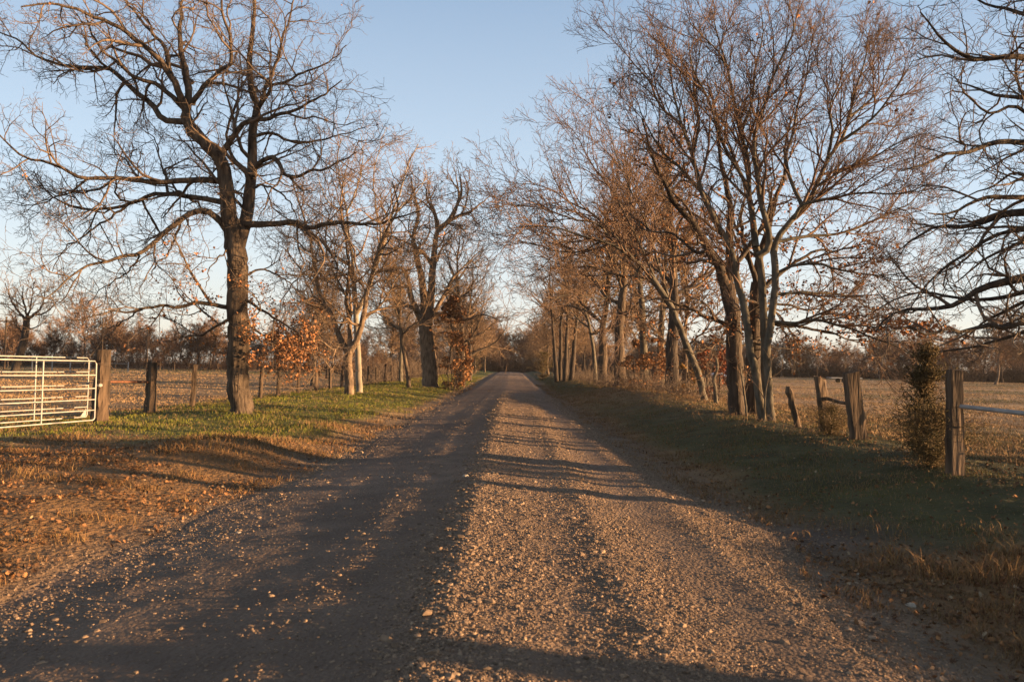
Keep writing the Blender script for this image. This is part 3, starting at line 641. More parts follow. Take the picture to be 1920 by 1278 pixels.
D = 26; l = []
l.append(flare(L([(1414, 782), (1412, 740), (1413, 660), (1414, 600), (1420, 530)], D, .26, .2, 0, .02, base=True), 1.35))
A([(1419, 540), (1425, 480), (1440, 430), (1450, 380), (1470, 330), (1475, 260), (1490, 200)], .15, .02, 1.5)
A([(1418, 560), (1450, 520), (1480, 500), (1530, 470), (1570, 470), (1620, 440)], .1, .012, 1.0)
A([(1416, 590), (1460, 610), (1500, 612), (1560, 625), (1600, 640), (1650, 650)], .08, .012, 1.0)
A([(1420, 530), (1400, 470), (1390, 420), (1395, 360), (1380, 300)], .1, .015, -.5)
A([(1416, 600), (1460, 570), (1520, 580), (1570, 560), (1620, 570)], .06, .01, 2.0)
T, Cr, tips = grow_tree(l, 'oak', 221, rmin=.005, dscale=.75, lscale=1.1)
tree_obj('oak_tree', l[0]['p'][1][:3] * [1, 1, 0] + [0, 0, float(gz(l[0]['p'][0][0], D))], 'dark oak half hidden behind the pale three-stemmed tree', None, T, Cr, (M['dark'], M['oaktwig']), pick_leaves(tips, f3, 1300, 9, (.055, .10)))

# --- right: leaning tree reaching over the road ----------------------------
D = 35; l = []
l.append(flare(L([(1321, 765), (1310, 704), (1295, 667), (1279, 626), (1263, 585), (1245, 554), (1223, 523)], D, .16, .13, -.5, .02, base=True), 1.3)); l[-1]['s'] = True; l[-1]['from'] = .6
A([(1223, 523), (1198, 495), (1160, 466), (1130, 452), (1100, 446), (1050, 430), (1000, 425), (955, 430)], .11, .012, -1.5, .03)
A([(1190, 488), (1150, 440), (1110, 400), (1070, 380), (1020, 350), (970, 345), (935, 335)], .07, .01, 1.5, .03)
A([(1223, 523), (1190, 520), (1150, 515), (1110, 500), (1060, 500), (1010, 480), (960, 490)], .06, .01, 2.2, .03)
A([(1240, 550), (1210, 480), (1180, 420), (1150, 360), (1110, 310), (1080, 250), (1050, 225)], .08, .01, 1.5, .03)
A([(1263, 585), (1240, 520), (1225, 460), (1200, 390), (1170, 330), (1150, 270), (1130, 200)], .07, .01, -1, .03)
A([(1160, 466), (1120, 420), (1070, 410), (1010, 390), (950, 385), (915, 400)], .06, .01, -2, .03)
A([(1200, 500), (1170, 540), (1120, 560), (1070, 550), (1020, 570)], .05, .01, -1.5, .03)
A([(1130, 452), (1090, 470), (1040, 470), (990, 455), (940, 460), (910, 445)], .05, .01, .4, .03)
T, Cr, tips = grow_tree(l, 'row', 231, rmin=.007, dscale=.82, lscale=1.25)
tree_obj('leaning_tree', l[0]['p'][1][:3] * [1, 1, 0] + [0, 0, float(gz(l[0]['p'][0][0], D))], 'slender tree leaning left from the right bank out over the road', None, T, Cr, (M['pale'], M['redtwig']))

# --- right: row of tall trees going away ----------------------------------
def row_tree(name, label, X0, d, stem, r0, H, seed, side=-1, sp='row', mats=('dark', 'tantwig'), dscale=.62, rmin=.009, spread=5.8, nl=11, bh=.36, leaf=None, lscale=1.25):
    """a tall roadside tree: stem traced from the picture, scaffold limbs spread round it"""
    r0 *= 1.22; g = rng(seed); b = gpx(X0, d); pts = [np.append(b - [0, 0, .15], r0)]
    for k, (X, Y) in enumerate(stem): pts.append(np.append(px(X, Y, d), 0))
    p = np.array(pts); top = p[-1, :3]; rest = H - (top[2] - b[2]); n = 4
    dirv = norm(p[-1, :3] - p[-2, :3])
    for k in range(n): p = np.vstack([p, np.append(p[-1, :3] + dirv * rest / n + g.normal(0, .12, 3), 0)])
    s = np.concatenate([[0], np.cumsum(np.linalg.norm(np.diff(p[:, :3], axis=0), axis=1))]); s /= s[-1]
    p[:, 3] = r0 * (1 - .93 * s ** .9)
    f0 = dict(p=p.copy(), jit=.03); f0['s'] = True; f0['from'] = .35
    L0 = [f0]; fl = p[:2].copy(); fl[1] = p[0] * .7 + p[1] * .3; fl[0, 3] *= 1.45; fl[1, 3] *= .95
    L0.append(dict(p=np.vstack([fl[0], p[0] * .93 + p[1] * .07 + [0, 0, 0, r0 * .1], fl[1]]), s=False))
    for k in range(nl):
        t = bh + (1 - bh) * (k + g.uniform(0, .8)) / nl * .85; q = np.array([np.interp(t, s, p[:, c]) for c in range(4)])
        az = k * 2.4 + g.uniform(-.5, .5); dv = np.array([math.cos(az) + .45 * side, math.sin(az), 0]); dv = dv / np.linalg.norm(dv)
        ln = spread * g.uniform(.75, 1.15) * (1.15 - .75 * t); el = R_(28 + 40 * t + g.uniform(-12, 12)); m = 6; c = q[:3].copy(); P2 = [np.append(c, min(q[3] * .7, .026 * ln + .03))]
        for i in range(m):
            e2 = el + .10 * (i - 2); v = np.append(dv[:2] * math.cos(e2), math.sin(e2)); v[2] = math.sin(e2); c = c + v * ln / m + g.normal(0, .07, 3); P2.append(np.append(c, P2[0][3] * (1 - .85 * (i + 1) / m)))
        L0.append(dict(p=np.array(P2), jit=.03))
    T, Cr, tips = grow_tree(L0, sp, seed, rmin=rmin, dscale=dscale, lscale=lscale, maxlev=4, trunk_sides=12)
    return tree_obj(name, b, label, None, T, Cr, (M[mats[0]], M[mats[1]]), leaf(tips) if leaf else None)
lf = lambda n, f: (lambda tips: pick_leaves(tips, f, n, 17, (.1, .17)))
row_tree('oak_tree', 'dark straight tree right behind the leaning tree', 1261, 46, [(1262, 673), (1263, 610), (1265, 548), (1263, 485), (1260, 438), (1256, 391)], .34, 15, 301, leaf=lf(2200, lambda Q: np.clip(.5 * np.exp(-((Q[:, 2] - 3.2) / .9) ** 2) + .03, 0, 1)), spread=4.8)
row_tree('tall_tree', 'tall slim tree left of the dark straight tree behind the leaning one', 1240, 54, [(1239, 626), (1245, 548), (1248, 470)], .24, 16.5, 302, mats=('pale', 'redtwig'), spread=3.6, nl=9, bh=.45)
row_tree('tall_tree', 'greyish tall tree with russet scrub round its foot, right of the road', 1209, 55, [(1206, 635), (1201, 548), (1194, 485), (1188, 423)], .28, 17, 303, mats=('pale', 'redtwig'), spread=4.4, nl=10, bh=.4)
row_tree('tall_tree', 'stout straight tree third from the end of the right row', 1163, 61, [(1161, 644), (1163, 596), (1168, 547), (1171, 498)], .40, 18, 304, mats=('oak', 'tantwig'), spread=5.4, nl=12, bh=.3)
row_tree('forked_tree', 'forked tree with a leaning left arm on the right roadside', 1128, 67, [(1132, 668), (1129, 620), (1137, 571), (1141, 520)], .30, 17, 305, mats=('oak', 'tantwig'), spread=5.2, nl=12, bh=.25)
row_tree('forked_tree', 'thin forked tree arching left between the row and the clump of four trunks', 1118, 73, [(1112, 650), (1102, 600), (1088, 560), (1076, 520)], .18, 14, 306, mats=('pale', 'tantwig'), spread=4.6, nl=9, bh=.3)
cl4 = 'clump of four dark trunks by the bush'
row_tree('roadside_tree', 'leftmost trunk in the clump of four dark trunks right of the road', 1044, 84, [(1040, 660), (1037, 620), (1033, 571)], .2, 15, 311, spread=4, nl=8, bh=.4, dscale=.52, rmin=.011)['group'] = cl4
row_tree('roadside_tree', 'second trunk from the left in the clump of four dark trunks', 1050, 86, [(1051, 660), (1052, 608), (1054, 560)], .2, 15.5, 312, spread=3.6, nl=8, bh=.45, dscale=.52, rmin=.011)['group'] = cl4
row_tree('roadside_tree', 'third trunk from the left in the clump of four dark trunks', 1059, 83, [(1062, 650), (1064, 596), (1066, 540)], .21, 15, 313, spread=4, nl=8, bh=.4, dscale=.52, rmin=.011)['group'] = cl4
row_tree('roadside_tree', 'rightmost leaning trunk in the clump of four dark trunks', 1071, 85, [(1075, 670), (1080, 610), (1088, 560)], .24, 15, 314, spread=4.5, nl=9, bh=.35, dscale=.52, rmin=.011, side=.3)['group'] = cl4
# left row going away
row_tree('slender_tree', 'slender dark tree on the fence line left of the vine-clad trunk', 768, 52, [(765, 700), (757, 660), (750, 600)], .13, 9, 321, mats=('oak', 'tantwig'), spread=3.4, nl=9, side=.1)
row_tree('slender_tree', 'thin grey tree behind the fence, between the whitish trunk and the thick left tree', 752, 66, [(752, 640), (748, 590)], .15, 10.5, 322, mats=('pale', 'tantwig'), spread=3.6, nl=9, side=-.1)
row_tree('tall_tree', 'tree behind the vine column, first past the thick left tree', 866, 70, [(866, 640), (862, 580), (858, 530)], .26, 13.5, 323, mats=('oak', 'tantwig'), spread=5, nl=12, side=.2, bh=.25)
row_tree('tall_tree', 'low-branched tree farther along the left roadside, reaching towards the road', 880, 88, [(881, 660), (884, 610)], .24, 12, 324, mats=('dark', 'tantwig'), spread=5.5, nl=12, side=.5, bh=.2, dscale=.52, rmin=.011)
# --- right edge: big tree whose trunk stands outside the picture ------------
D = 12.6; l = []; b0 = np.array([11.0, D, 0.0]); b0[2] = gz(b0[0], b0[1])
p = np.array([[*(b0 - [0, 0, .15]), .5], [b0[0] - .05, D, 1.3, .4], [b0[0] - .1, D + .1, 3, .36], [b0[0] - .3, D + .2, 5, .3], [b0[0] - .2, D, 7.5, .2], [b0[0] - .5, D, 10, .12], [b0[0] - .3, D, 12.5, .04]])
l.append(dict(p=p, jit=.02)); l[-1]['from'] = .4
def B(pts, r0, r1, dz, z0, j=.03, **k):
    a = L(pts, D, r0, r1, dz, j, **k); q = p[:, 2]; st = np.array([np.interp(z0, q, p[:, 0]), np.interp(z0, q, p[:, 1]), z0, r0 * 1.1]); a['p'] = np.vstack([st, a['p']]); l.append(a)
B([(2020, 270), (1960, 266), (1920, 268), (1880, 264), (1840, 275), (1810, 288), (1770, 290), (1730, 308), (1690, 318)], .07, .012, -1.2, 5.2)
B([(1990, 410), (1930, 398), (1880, 405), (1840, 418), (1800, 425), (1760, 425), (1720, 445), (1690, 465)], .09, .012, 1.0, 3.6)
B([(1990, 380), (1930, 372), (1890, 370), (1850, 370), (1810, 385), (1780, 398), (1740, 400)], .06, .01, -1.0, 4.0)
B([(2010, 500), (1950, 515), (1900, 525), (1850, 535), (1820, 555), (1780, 575), (1730, 580), (1690, 582), (1655, 600), (1640, 620)], .1, .012, .6, 2.7)
B([(2010, 600), (1960, 612), (1920, 603), (1880, 616), (1850, 610), (1810, 622), (1780, 616), (1740, 626), (1700, 612), (1660, 635)], .06, .01, -.8, 1.9, .05)
B([(2000, 560), (1940, 560), (1900, 575), (1860, 595), (1830, 615), (1800, 640)], .05, .01, 1.8, 2.3)
B([(2000, 470), (1940, 450), (1900, 460), (1860, 480), (1830, 500), (1790, 530)], .05, .01, 1.5, 3.1)
B([(2000, 160), (1950, 120), (1900, 105), (1850, 110), (1800, 100), (1760, 70), (1725, 25)], .07, .01, -1.5, 6.3)
B([(2000, 90), (1950, 40), (1900, 20), (1850, 10), (1800, -20)], .06, .01, 1.0, 7.2)
B([(2000, 210), (1950, 190), (1890, 180), (1840, 170), (1790, 150)], .06, .01, 1.8, 6.0)
B([(2000, 330), (1950, 340), (1900, 325), (1860, 350), (1800, 372)], .035, .01, 2.0, 4.6)
B([(2080, -50), (2000, -60), (1940, -40), (1880, -60)], .07, .01, -2.0, 8.5)
g_ = rng(5)
for k in range(9):          # limbs on the far side, outside the picture
    t = 2.4 + k * 1.0; az = -1.3 + .42 * k * 1.3 + (k % 2) * .8; q = np.array([np.interp(t, p[:, 2], p[:, c]) for c in range(4)]); ln = 4.5 - .3 * k
    a = [np.append(q[:3], .08)]
    for i in range(1, 6): a.append(np.append(q[:3] + np.array([math.cos(az) * ln * i / 5, math.sin(az) * ln * i / 5, .35 * i + .1 * g_.normal()]), .08 * (1 - i / 5.5)))
    l.append(dict(p=np.array(a), jit=.03))
B([(1990, 440), (1930, 430), (1870, 440), (1820, 470), (1770, 500), (1730, 545), (1700, 590)], .05, .008, .4, 3.3)
B([(2000, 540), (1930, 545), (1870, 560), (1800, 560), (1740, 550), (1690, 555), (1630, 590)], .055, .008, 1.4, 2.5)
B([(1990, 600), (1920, 625), (1860, 640), (1800, 655), (1740, 665), (1700, 690)], .04, .007, .3, 2.0)
B([(2000, 250), (1950, 235), (1900, 200), (1850, 210), (1800, 170), (1770, 175)], .045, .007, -.6, 5.8, .03)
for q_ in l:
    if q_['jit'] == .03: q_['jit'] = .016
T, Cr, tips = grow_tree(l, 'oak', 401, rmin=.0034, dscale=1.15, lscale=.72)
tree_obj('oak_tree', b0, 'large dark tree at the right edge of the picture, crooked black limbs reaching in', None, T, Cr, (M['dark'], M['oaktwig']))

# --- generic bare trees, copied ---------------------------------------------
def proto(seed, H, spread, sp='far', rmin=.02, nl=11, r0=.22, mats=('farbark', 'fartwig'), bh=.25, dscale=1.25, lscale=1.0, lean=0.0):
    g = rng(seed); n = 7; z = np.linspace(-.2, H * .95, n); p = np.zeros((n, 4)); p[:, 2] = z; p[:, 0] = np.cumsum(g.normal(0, .18, n)) * (z > .5) + lean * z; p[:, 1] = np.cumsum(g.normal(0, .18, n)) * (z > .5)
    s = np.linspace(0, 1, n); p[:, 3] = r0 * (1 - .92 * s ** .8); p[0, 3] *= 1.3
    L0 = [dict(p=p, jit=.02)]; L0[0]['from'] = .3
    for k in range(nl):
        t = bh + (.9 - bh) * (k + g.uniform(0, .8)) / nl; q = np.array([np.interp(t, s, p[:, c]) for c in range(4)]); az = k * 2.4 + g.uniform(-.4, .4)
        ln = spread * g.uniform(.75, 1.15) * (1.15 - .7 * t); el = R_(25 + 40 * t + g.uniform(-10, 12)); c = q[:3].copy(); P2 = [np.append(c, q[3] * .5)]
        for i in range(5):
            e2 = el + .12 * (i - 1.5); c = c + np.array([math.cos(az) * math.cos(e2), math.sin(az) * math.cos(e2), math.sin(e2)]) * ln / 5 + g.normal(0, .09, 3); P2.append(np.append(c, q[3] * .5 * (1 - .85 * (i + 1) / 5)))
        L0.append(dict(p=np.array(P2), jit=.02))
    T, Cr, tips = grow_tree(L0, sp, seed, rmin=rmin, dscale=dscale, lscale=lscale, trunk_sides=6)
    return T.mesh('trunk', [M[mats[0]]]), Cr.mesh('crown', [M[mats[1]]])
PF = [proto(501, 10, 4.2, rmin=.03), proto(502, 11.5, 4.6, rmin=.03, nl=13), proto(503, 9, 4.6, rmin=.03, nl=12, bh=.15), proto(504, 12, 3.8, rmin=.03, nl=13), proto(505, 8, 4.0, rmin=.03, nl=12, bh=.12)]
PM = [proto(511, 12, 4.6, 'mid', rmin=.016, nl=11, mats=('oak', 'tantwig')), proto(512, 13.5, 4.8, 'mid', rmin=.016, nl=12, mats=('dark', 'tantwig')), proto(513, 11, 4.8, 'mid', rmin=.016, nl=11, bh=.18, mats=('oak', 'tantwig'))]
def put_tree(pr, x, y, s, rz, name, label, group, cat='tree', sx=1.0):
    root = empty(name, (x, y, float(gz(x, y))), label, cat, group, rz); root.scale = (s * sx, s * sx, s)
    link('trunk', pr[0], root); link('crown', pr[1], root); return root
g = rng(77)
# two more trees of the same fence row, beyond the right edge of the picture: their trunks throw the long shadows over the near road
put_tree(PM[1], 12.2, 9.4, .9, 1.0, 'roadside_tree', 'bare tree just beyond the right edge of the picture, past the metal rail', 'near right fence row trees')
put_tree(PM[0], 12.8, 3.1, 1.0, 2.0, 'roadside_tree', 'bare tree beyond the right edge of the picture, beside the camera', 'near right fence row trees')
# rows going on along both roadsides
for k, (x, y) in enumerate([(-6.8, 97), (-8.5, 108), (-6.2, 118), (-9, 128), (-6.5, 140), (-7.5, 153), (-6, 167), (-8, 182), (-6.4, 198)]):
    put_tree(PM[k % 3], x + g.uniform(-.6, .6), y, g.uniform(.75, 1.0), g.uniform(0, 6), 'roadside_tree', 'bare tree in the far left roadside row where the road narrows away', 'far trees along the left roadside')
for k, (x, y) in enumerate([(6.8, 97), (7.8, 112), (6.3, 129), (7.6, 147), (6.4, 168), (7.2, 190)]):
    put_tree(PM[(k + 1) % 3], x + g.uniform(-.6, .6), y, g.uniform(.85, 1.1), g.uniform(0, 6), 'roadside_tree', 'bare tree in the far right roadside row beyond the dark round bush', 'far trees along the right roadside')
# back-up trees behind the rows
for k, (x, y, s) in enumerate([(-15, 60, .7), (-19, 82, .8), (-13.5, 90, .75), (-24, 100, .8), (-17, 118, .9), (-30, 120, .85), (-12, 105, .8)]):
    put_tree(PM[k % 3], x, y, s, g.uniform(0, 6), 'field_tree', 'smaller bare tree standing in the left field behind the fence row', 'trees behind the left fence row')
for k, (x, y, s) in enumerate([(15, 108, .8), (12, 128, .8)]):
    put_tree(PM[k % 3], x, y, s, g.uniform(0, 6), 'field_tree', 'smaller bare tree standing behind the right roadside row', 'trees behind the right roadside row')
for k, (x, y, s) in enumerate([(11.4, 52, 1.0), (10.8, 66, 1.05), (8.2, 77, 1.1)]):
    put_tree(PM[(k + 2) % 3], x, y, s, g.uniform(0, 6), 'roadside_tree', 'bare tree filling the gaps between the tall trunks of the right row', 'trees between the right row trunks')
# woods that close the road
for k in range(34):
    x = g.uniform(-34, 34); y = g.uniform(228, 262)
    put_tree(PF[k % 5], x, y, g.uniform(.95, 1.35), g.uniform(0, 6), 'woodland_tree', 'bare tree in the woods that close the view at the end of the road', 'woods at the end of the road')
# left far belt
for k in range(64):
    X = -40 + 16.5 * k * .72 + g.uniform(-8, 8); d = g.uniform(118, 165)
    q = px(X, 690, d); put_tree(PF[(k * 3) % 5], q[0], d, g.uniform(.38, .62) + .3 * g.uniform(0, 1) ** 4, g.uniform(0, 6), 'hedgerow_tree', 'bare brown tree in the belt along the far edge of the left field', 'tree belt behind the left field')
# right far belt
for k in range(62):
    X = 1180 + 13.6 * k + g.uniform(-8, 8); d = g.uniform(170, 225) - 50 * sm(1600, 1950, X)
    q = px(X, 700, d); put_tree(PF[(k * 2 + 1) % 5], q[0], d, g.uniform(.62, .98), g.uniform(0, 6), 'hedgerow_tree', 'bare dark tree in the belt along the far edge of the right field', 'tree belt behind the right field')
# lone tree at the far left
D = 84; l = [flare(L([(28, 672), (42, 648), (48, 620), (50, 600)], D, .42, .33, 0, .02, base=True), 1.3)]
for pts, r0, dz in (([(50, 605), (40, 590), (28, 575), (18, 555), (10, 530)], .16, 1), ([(50, 602), (48, 580), (42, 560), (44, 535)], .14, -1.5), ([(51, 602), (62, 590), (75, 580), (82, 560), (85, 540)], .18, 1.5), ([(62, 590), (80, 588), (98, 575), (112, 560)], .12, -1), ([(48, 620), (70, 612), (88, 600)], .1, 1), ([(50, 600), (58, 570), (62, 545), (64, 530)], .12, -2.5), ([(45, 625), (30, 610), (22, 590)], .07, -1)):
    A(pts, r0, .03, dz, .05)
T, Cr, tips = grow_tree(l, 'mid', 521, rmin=.014, dscale=1.0, lscale=.9)
tree_obj('lone_tree', l[0]['p'][1][:3] * [1, 1, 0] + [0, 0, float(gz(l[0]['p'][0][0], D))], 'leaning lone bare tree in the left field behind the white gates', None, T, Cr, (M['dark'], M['tantwig']))

# undergrowth masses (nobody could count them)
def brush(name, pts, n, h, w_, rmin, mat, seed, y_s=2.0):
    g = rng(seed); P = []; 
    c = np.array(pts)[g.integers(0, len(pts), n)] + np.stack([g.normal(0, w_, n), g.normal(0, y_s, n)], -1)
    K = 4; z0 = gz(c[:, 0], c[:, 1]) - .1; hh = h * g.uniform(.2, 1.1, n) ** 1.3 * (.6 + .8 * vn(c[:, 0] * .12, c[:, 1] * .12, seed))
    d = np.stack([g.normal(0, .6, n), g.normal(0, .6, n), np.ones(n)], -1); N_ = [np.stack([c[:, 0], c[:, 1], z0], -1)]
    for k in range(K): d = norm(d + g.normal(0, .32, d.shape)); N_.append(N_[-1] + d * (hh / K)[:, None])
    N_ = np.stack(N_, 1); R0 = np.full((n, 1), rmin * 1.5) * (1.1 - .7 * np.linspace(0, 1, K + 1)[None])
    tb = TB().add(N_, R0, 3, seed)
    a = spawn(g, N_, R0, 2.2 if h < 6 else 1.2, h * .2, h * .45, 45, .2, .03, 3, rmin=rmin, t0=.1); tb.add(*a, 3, seed + 1)
    return tag(link(name, tb.mesh(name, [M[mat]])), kind='stuff')
pl = [px(X, 690, d)[:2] for X in range(-60, 860, 12) for d in (128, 140, 155)]
brush('undergrowth', pl, 4200, 2.8, 2.5, .022, 'fartwig', 601)
pr_ = [px(X, 700, d)[:2] for X in range(1120, 2050, 12) for d in (185 - 35 * sm(1600, 1950, X), 200, 215)]
brush('undergrowth', pr_, 8500, 4.6, 2.5, .028, 'shadedbrush', 602)
brush('undergrowth', [(x, y) for x in range(-40, 42, 2) for y in (226, 232, 240)], 4200, 8, 2, .03, 'fartwig', 603)
brush('undergrowth', [(-11.5 + .2 * math.sin(y), y) for y in range(66, 150, 2)], 1300, 3.2, 1.2, .009, 'oaktwig', 604)
brush('undergrowth', [(8.3 + .4 * math.sin(y), y) for y in range(36, 100, 2)], 1300, 1.8, 1.0, .009, 'oaktwig', 605)
brush('undergrowth', [(6.9, 21.5), (6.5, 22), (6.8, 17.5), (7.1, 24), (8, 27)], 130, .7, .4, .004, 'tantwig', 606, .5)

# cedars and bushes
def conifer(name, label, x, y, H, W, n, seed, cat, low=False):
    g = rng(seed); b = np.array([x, y, float(gz(x, y))]); root = empty(name, tuple(b), label, cat)
    tr = TB(); K = 8; z = np.linspace(-.1, H, K); ax = np.stack([np.cumsum(g.normal(0, .03 * H / 3, K)), np.cumsum(g.normal(0, .03 * H / 3, K)), z], -1); tr.add(ax, .03 * H / 2 * (1.05 - z / H), 6)
    m = 90; t = g.uniform(.03, .97, m); az = g.uniform(0, 6.28, m); pos = np.stack([np.interp(t * H, z, ax[:, c]) for c in range(3)], -1)
    prof = (np.sin(np.clip(t * 2.9 + .25, 0, 3.14)) ** .7 if low else (1.05 - t) ** .75 * np.clip(t * 6 + .55, 0, 1)) * (.25 + 1.2 * g.uniform(0, 1, m) ** 1.5); ln = W * prof
    dv = norm(np.stack([np.cos(az), np.sin(az), g.uniform(.1, .7, m)], -1)); Nn = np.stack([pos + dv * (ln * k / 3)[:, None] + [0, 0, .05 * k * k * .3] for k in range(4)], 1)
    tr.add(Nn, np.full((m, 4), .007 * H / 2) * np.array([1, .8, .6, .3]), 4)
    link('trunk', tr.mesh('trunk', [M['dark']]), root)
    i = g.integers(0, m, n); f = g.uniform(.1, 1.05, n); Q = pos[i] + dv[i] * (ln[i] * f)[:, None] + g.normal(0, .05 + .02 * W, (n, 3)) * np.array([1, 1, .8]) 
    dd = norm(dv[i] * .7 + g.normal(0, .6, (n, 3)) + np.array([0, 0, .4])); sl_ = g.uniform(.03, .08, n) * (H / 2.2) ** .5
    Nn = np.stack([Q, Q + dd * sl_[:, None]], 1); fo = TB().add(Nn, np.stack([sl_ * .16, sl_ * .03], -1), 3)
    link('foliage', fo.mesh('foliage', [M['cedar']]), root)
    return root
q = px(1752, 700, 12.0)
conifer('cedar_tree', 'young brownish-green cedar crowding the post with the metal rail', q[0], 12.2, 1.8, .5, 6500, 701, 'cedar')
q = px(1757, 700, 11.6); conifer('cedar_bush', 'low dark bush at the foot of the young cedar', q[0] - .1, 11.5, .78, .85, 8500, 702, 'bush', True)
q = px(1562, 700, 16.8); conifer('cedar_bush', 'low scrubby bush between the two leaning broken posts', q[0], 16.9, .6, .6, 4500, 703, 'bush', True)
q = px(1018, 700, 100); conifer('cedar_tree', 'dark round evergreen bush on the right edge of the far road', q[0], 100, 3.6, 2.1, 12000, 704, 'cedar', True)
q = px(905, 700, 150); conifer('cedar_tree', 'dark evergreen on the far left roadside just before the road vanishes', q[0] - 1.5, 150, 5.5, 2.2, 6000, 705, 'cedar')
leafy_column('leafy_bush', 'russet bush under the leaning tree, left of its foot', 1225, 49, 3.2, 1.5, 5200, 711, (.08, .16), cat='bush')
leafy_column('leafy_bush', 'orange-leaved bush round the foot of the stout straight right-hand tree', 1190, 56, 3.4, 1.6, 4500, 712, (.1, .18), cat='bush')
leafy_column('leafy_bush', 'dark red bush between the leaning tree and the dark-trunked oak', 1335, 37, 3.0, .95, 2600, 713, (.07, .13), colr=((.8, .55, .55), (.4, .25, .3)), cat='bush')
leafy_column('leafy_bush', 'brown bush left of the leaning tree on the earth bank', 1290, 42, 1.9, .9, 1800, 714, (.07, .13), colr=((.8, .8, .55), (.5, .55, .35)), cat='bush')

# ------------------------------------------------------------------ fences and gates
def post_tb(x, y, h, r, lean=(0, 0), seed=0, square=False, top=0.0, knots=0.04):
    """a split-wood post: faceted, tapering, weathered, sunk in the ground"""
    g = rng(seed); K = 9; S = 8 if square else 9; t = np.linspace(0, 1, K)
    z0 = float(gz(x, y)) - .12
    P = np.stack([x + lean[0] * t * h + g.normal(0, .006, K), y + lean[1] * t * h, z0 + t * (h + .12)], -1)
    th = np.arange(S) * 2 * math.pi / S + (0 if square else g.uniform(0, 1)); prof = 1 + g.normal(0, .10, S)
    if square: prof = 1.0 / np.maximum(np.abs(np.cos(th)), np.abs(np.sin(th))) * .93
    rr = r * prof[None] * (1.08 - .12 * t)[:, None] * (1 + g.normal(0, knots, (K, S)))
    ring = P[:, None] + np.stack([rr * np.cos(th), rr * np.sin(th), 0 * rr], -1)
    ring[-1, :, 2] += g.normal(0, .012, S) + top * np.cos(th)
    V = ring.reshape(-1, 3); cap = ring[-1].mean(0) + [0, 0, .012]
    i = np.arange(K - 1)[:, None] * S; j = np.arange(S)[None]; q = np.stack([i + j, i + (j + 1) % S, i + (j + 1) % S + S, i + j + S], -1).reshape(-1, 4)
    b = (K - 1) * S; tri = np.stack([b + np.arange(S), b + (np.arange(S) + 1) % S, np.full(S, K * S)], -1)
    return np.vstack([V, cap]), [q, tri]
def post_obj(name, x, y, h, r, label=None, group=None, parent=None, off=None, mat='post', **k):
    V, Fq = post_tb(x, y, h, r, **k); b = np.array([x, y, float(gz(x, y))]) if off is None else np.asarray(off)
    o = link(name, mesh_np(name, V - b, Fq, False, [M[mat]]), parent, tuple(b) if parent is None else None)
    if label: tag(o, label, 'post', group)
    return o
def wire(tb, a, b, r, sag=.03, n=6, seed=0):
    t = np.linspace(0, 1, n)[:, None]; P = np.asarray(a) * (1 - t) + np.asarray(b) * t; P[:, 2] -= sag * 4 * (t * (1 - t))[:, 0]
    P[:, 2] += rng(seed).normal(0, .006, n); tb.add(P, np.full(n, r), 4)
def wire_fence(name, label, pts, h, r, seed, heights=(.3, .55, .8, 1.05, 1.25), wr=.0035, parts=True):
    g = rng(seed); b = np.array([pts[0][0], pts[0][1], float(gz(*pts[0][:2]))]); root = empty(name, tuple(b), label, 'fence'); tops = []
    for i, (x, y) in enumerate(pts):
        ln = (g.uniform(-.05, .05), g.uniform(-.05, .05)); hh = h * g.uniform(.88, 1.12)
        post_obj('post', x, y, hh, r * g.uniform(.8, 1.25), parent=root, off=b, mat='oldpost', lean=ln, seed=seed * 31 + i)
        tops.append((x, y, ln))
    for hz in heights:
        tb = TB()
        for i in range(len(tops) - 1):
            (x0, y0, l0), (x1, y1, l1) = tops[i], tops[i + 1]
            wire(tb, (x0 + l0[0] * hz, y0 + l0[1] * hz, gz(x0, y0) + hz), (x1 + l1[0] * hz, y1 + l1[1] * hz, gz(x1, y1) + hz), wr, g.uniform(.01, .05), seed=i)
        link('wire', tb.mesh('wire', [M['wire']], b), root)
    return root
XL = -10.9
pp = []
for X in (367, 430, 485, 525, 560, 590, 617, 640): 
    y = 10.9 * F / (958 - X); pp.append((XL + .1 * math.sin(y * 7), y))
y = pp[-1][1]
while y < 150: y += 3.4; pp.append((XL + .25 * math.sin(y * 1.7), y))
qg = px(190, 690, 19.3); qb = px(283, 700, 24.0)
wire_fence('wire_fence', 'barbed-wire fence on split posts running away along the left field', [(qb[0] - .05, 24.4)] + pp, 1.5, .09, 801)
wire_fence('wire_fence', 'barbed-wire fence of thin stakes beyond the right roadside trees', [(9.4 + .15 * math.sin(k * 3), 33 + 3.2 * k) for k in range(22)], 1.3, .05, 802)
gp = post_obj('gate_post', qg[0], 19.3, 1.75, .175, 'thickest log gate post at the latch end of the white gate', lean=(.03, 0), seed=811, knots=.10, mat='oldpost')
tb = TB()
for zz in (1.02, 1.40, 1.43):
    a_ = np.linspace(0, 6.6, 16); tb.add(np.stack([qg[0] + .205 * np.cos(a_), 19.3 + .205 * np.sin(a_), float(gz(qg[0], 19.3)) + zz + .01 * np.sin(a_ * 2)], -1), np.full(16, .006), 4)
tb.mesh; link('wire_wrap', tb.mesh('wire_wrap', [M['wire']], (qg[0], 19.3, float(gz(qg[0], 19.3)))), gp)
post_obj('brace_post', qb[0], 24.0, 1.52, .13, 'log post joined to the gate post by a rusty pipe', lean=(.03, 0), seed=812, knots=.05)
